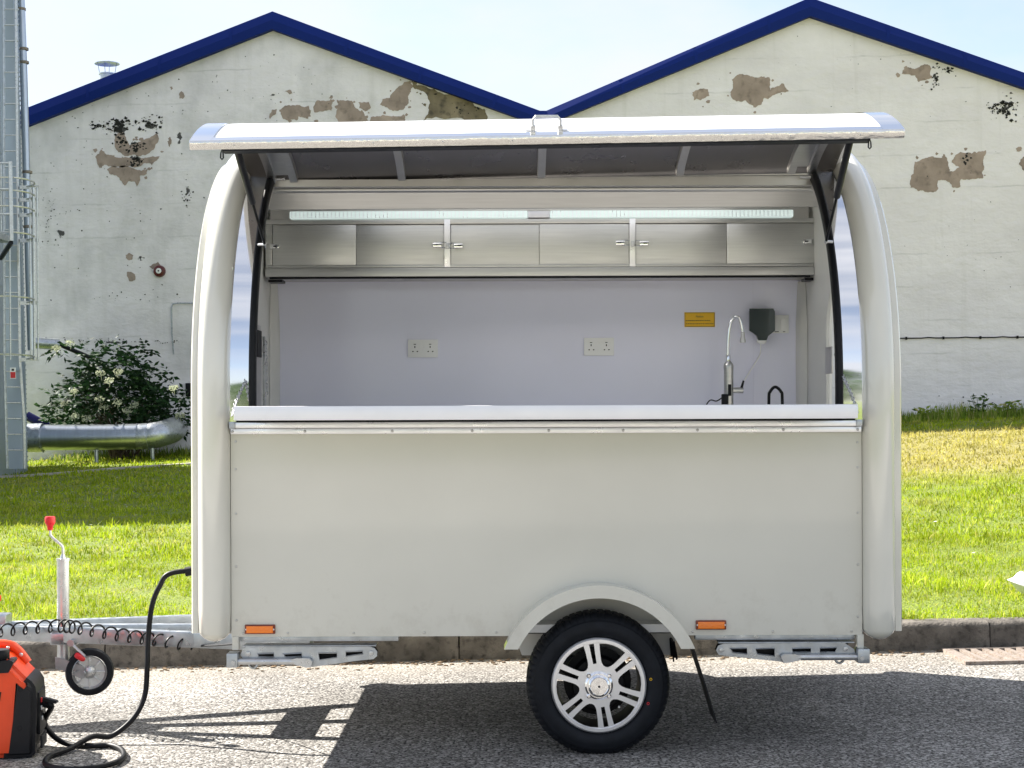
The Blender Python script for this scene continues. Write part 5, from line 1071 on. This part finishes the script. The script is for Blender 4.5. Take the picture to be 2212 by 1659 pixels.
# coiled breakaway lead
CYc = .66; P = []
turns = [(-40, 1376), (0, 1372), (60, 1366), (125, 1362), (170, 1358), (250, 1372), (340, 1385), (424, 1399)]
ln_ = catmull([(LX(u, CYc + .12*(u < 170)), CYc + .12*(u < 170), LZ(v, CYc)) for u, v in turns], 40)
LL = [0]
for a, b in zip(ln_, ln_[1:]): LL.append(LL[-1] + (b-a).length)
nn_ = 620; ln_ = [Vector([np.interp(q*LL[-1]/nn_, LL, [p[c] for p in ln_]) for c in range(3)]) for q in range(nn_+1)]
tot = len(ln_); ang = 0
for i, p in enumerate(ln_):
    f_ = i/tot; ang = f_*2*math.pi*19; rr_ = .027*min(1, (tot-i)/25); P.append(Vector(p) + Vector((rr_*.4*math.sin(ang), rr_*math.sin(ang), rr_*math.cos(ang) + .01)))
P.append(Vector((LX(455, .4), .5, LZ(1400, .4)))); P.append(Vector((LX(497, .2), .3, LZ(1397, .2))))
P2 = []
for a, b in zip(P, P[1:]): P2 += [a, a.lerp(b, .5)]
MB().tube(P, .0042, 6).build('coiled_cable', M['black'], T)

# ================================================================== PROP STAND (under the coupling, left of the picture)
ps = empty('prop_stand', (-2.95, .97, 0)); tag(ps, 'galvanised stand carrying the trailer coupling left of the picture', 'stand')
MB().tube([(0, 0, .05), (0, 0, .36)], .03, 12).build('post', M['galv'], ps)
for k in range(3): a_ = R(90 + 120*k); MB().tube([(0, 0, .2), (.18*math.cos(a_), .18*math.sin(a_), .012)], .014, 8).build('leg', M['galv'], ps)

# ================================================================== GENERATOR
gp = G(72, 1639); gen = empty('generator', (gp.x, gp.y, 0)); gen.rotation_euler = (0, 0, R(9)); tag(gen, 'orange portable generator with black end panel and fuel cap at the lower left', 'generator')
gs = 6.2/F
prof = [(-.475, .015), (-.46, .0), (-.012, .0), (0, .012), (.004, .10), (.012, .22), (.008, .275), (-.006, .300), (-.030, .325), (-.075, .375), (-.10, .398), (-.13, .412), (-.36, .412), (-.40, .395), (-.47, .31), (-.48, .28)]
def gsolid(name, P, y0, y1, m, parent, bev=.012):
    s_ = MB().plate(P, [], y0, y1, lambda a, b, c: (a, c, b)); bm = bmesh.new(); me = bpy.data.meshes.new('t'); me.from_pydata(s_.V, [], s_.Fc); bm.from_mesh(me)
    bmesh.ops.recalc_face_normals(bm, faces=bm.faces[:]); bmesh.ops.dissolve_limit(bm, angle_limit=.01, verts=bm.verts[:], edges=bm.edges[:])
    if bev: bmesh.ops.bevel(bm, geom=[e_ for e_ in bm.edges if abs(e_.verts[0].co.y-e_.verts[1].co.y) < 1e-5], offset=bev, segments=3, affect='EDGES')
    bm.verts.index_update(); q = MB().add([v_.co[:] for v_ in bm.verts], [[v_.index for v_ in f.verts] for f in bm.faces]); bm.free(); return q.build(name, m, parent, sharp=40)
gsolid('shell', prof, 0, .27, M['orange'], gen, .022)
endp = gsolid('end_panel', [(-.118, -.002), (-.010, -.002), (.005, .012), (.009, .10), (.016, .22), (.012, .278), (-.002, .302), (-.022, .318), (-.034, .303), (-.052, .318), (-.072, .322), (-.095, .15)], -.004, .274, M['blackplastic'], gen, .020)
gsolid('rear_panel', [(-.46, .01), (-.012, .01), (-.004, .26), (-.03, .31), (-.09, .38), (-.39, .38), (-.465, .29)], .262, .280, M['blackplastic'], gen, .004)
for x, z in ((-.045, .275), (-.05, .12)): MB().lathe([(.008, .002), (.006, -.002), (0, -.002)], 12, Matrix.Translation((x, -.0045, z)) @ RX).build('screw', M['hole'], endp)
MB().box(.008, .022, .05, .22, .08, .25, .004).build('control_panel', M['black'], endp)
for (y, z, m_) in ((.08, .215, 'red'), (.10, .205, 'plug_white'), (.075, .185, 'zinc'), (.11, .18, 'plug_white'), (.09, .14, 'zinc')): MB().box(.0225, .028, y-.010, y+.010, z-.009, z+.009, .002).build('switch', M[m_], endp)
MB().box(.018, .026, .07, .20, .02, .07, .002).build('louvre', M['hole'], endp)
cp_ = MB().plate([(-.28, .345), (-.088, .345), (-.068, .385), (-.075, .392), (-.30, .392)], [], -.012, .10, lambda a, b, c: (a, c, b)).build('tank_recess', M['blackplastic'], gen)
MB().lathe([(.036, 0), (.038, .004), (.038, .034), (.034, .040), (0, .040)], 28, Matrix.Translation((-.128, .045, .392))).build('fuel_cap', M['black'], cp_)
h_ = catmull([(-.045, .20, .350), (-.085, .20, .405), (-.13, .20, .428), (-.25, .20, .432), (-.37, .20, .425), (-.44, .20, .35)], 6); MB().tube(h_, .020, 12).build('carry_handle', M['orange'], gen)
for x, z in ((-.118, .398), (-.066, .368)): MB().lathe([(0, .004), (.006, .003), (.008, 0)], 10, Matrix.Translation((x, .172, z+.02)) @ RX).build('screw', M['zinc'], gen)
lb = MB().plate([(-.30, .268), (-.118, .268), (-.124, .232), (-.150, .228), (-.16, .245), (-.30, .245)], [], -.003, .004, lambda a, b, c: (a, c, b)).build('front_label', M['blackplastic'], gen)
text('lettering', 'INVERTER GENERATOR', -.124, -.0034, .252, .0105, M['plug_white'], lb, align='RIGHT')
kb = MB().lathe([(0, .008), (.034, .007), (.040, .003), (.041, 0)], 28, Matrix.Translation((-.176, -.001, .200)) @ RX).build('recoil_knob', M['black'], gen)
MB().plate([(-.30, .158), (-.148, .158), (-.155, .138), (-.30, .138)], [], -.003, .004, lambda a, b, c: (a, c, b)).build('lower_label', M['blackplastic'], gen)
for x in (-.40, -.06):
    for y in (.05, .22): MB().lathe([(.02, 0), (.022, .012), (0, .012)], 12, Matrix.Translation((x, y, -.006))).build('foot', M['black'], gen)
gen.location.z = .006
# ================================================================== POWER CABLE
Rz = Matrix.Rotation(R(9), 4, 'Z'); g0 = Vector(gen.location) + (Rz @ Vector((.030, .10, .205)))
def GP(u, v): p = G(u, v, .014); p.z = .014; return p
sock = T.matrix_basis @ Vector((XE0-.05, .50, e0.z-.012))
P = [g0, g0 + Vector((.035, -.01, -.02)), bg(96, 1560, 6.42), bg(118, 1592, 6.40), GP(150, 1608), GP(200, 1611), GP(238, 1610), GP(262, 1619), GP(267, 1634), GP(248, 1648), GP(205, 1658), GP(150, 1662), GP(105, 1655), GP(98, 1643), GP(112, 1631), GP(150, 1620) + Vector((0, 0, .004)), GP(200, 1607) + Vector((0, 0, .03)), bg(240, 1590, 6.42), bg(285, 1555, 6.45), bg(312, 1505, 6.5), bg(318, 1440, 6.52), bg(320, 1380, 6.55), bg(328, 1310, 6.56), bg(345, 1266, 6.57), bg(370, 1238, 6.58), sock]
pc = MB().tube(catmull(P, 8), .0115, 10).build('power_cable', M['black']); tag(pc, 'thick black power cable looping from the orange generator up to the trailer', 'cable')
MB().tube([g0 + Vector((-.012, 0, .002)), g0 + Vector((.03, -.005, -.012))], .02, 12).build('plug', M['black'], pc)
MB().plate([(0, 0), (.05, -.014), (.055, -.022), (.045, -.026), (0, -.012)], [], -.012, .012, lambda a, b, c: (g0.x + .01 + a, g0.y + c - .02, g0.z + .02 + b)).build('socket_flap', M['black'], pc)
MB().tube([P[-2].lerp(P[-1], .35), P[-1] + Vector((.02, 0, .01))], .02, 12).build('connector', M['black'], pc)
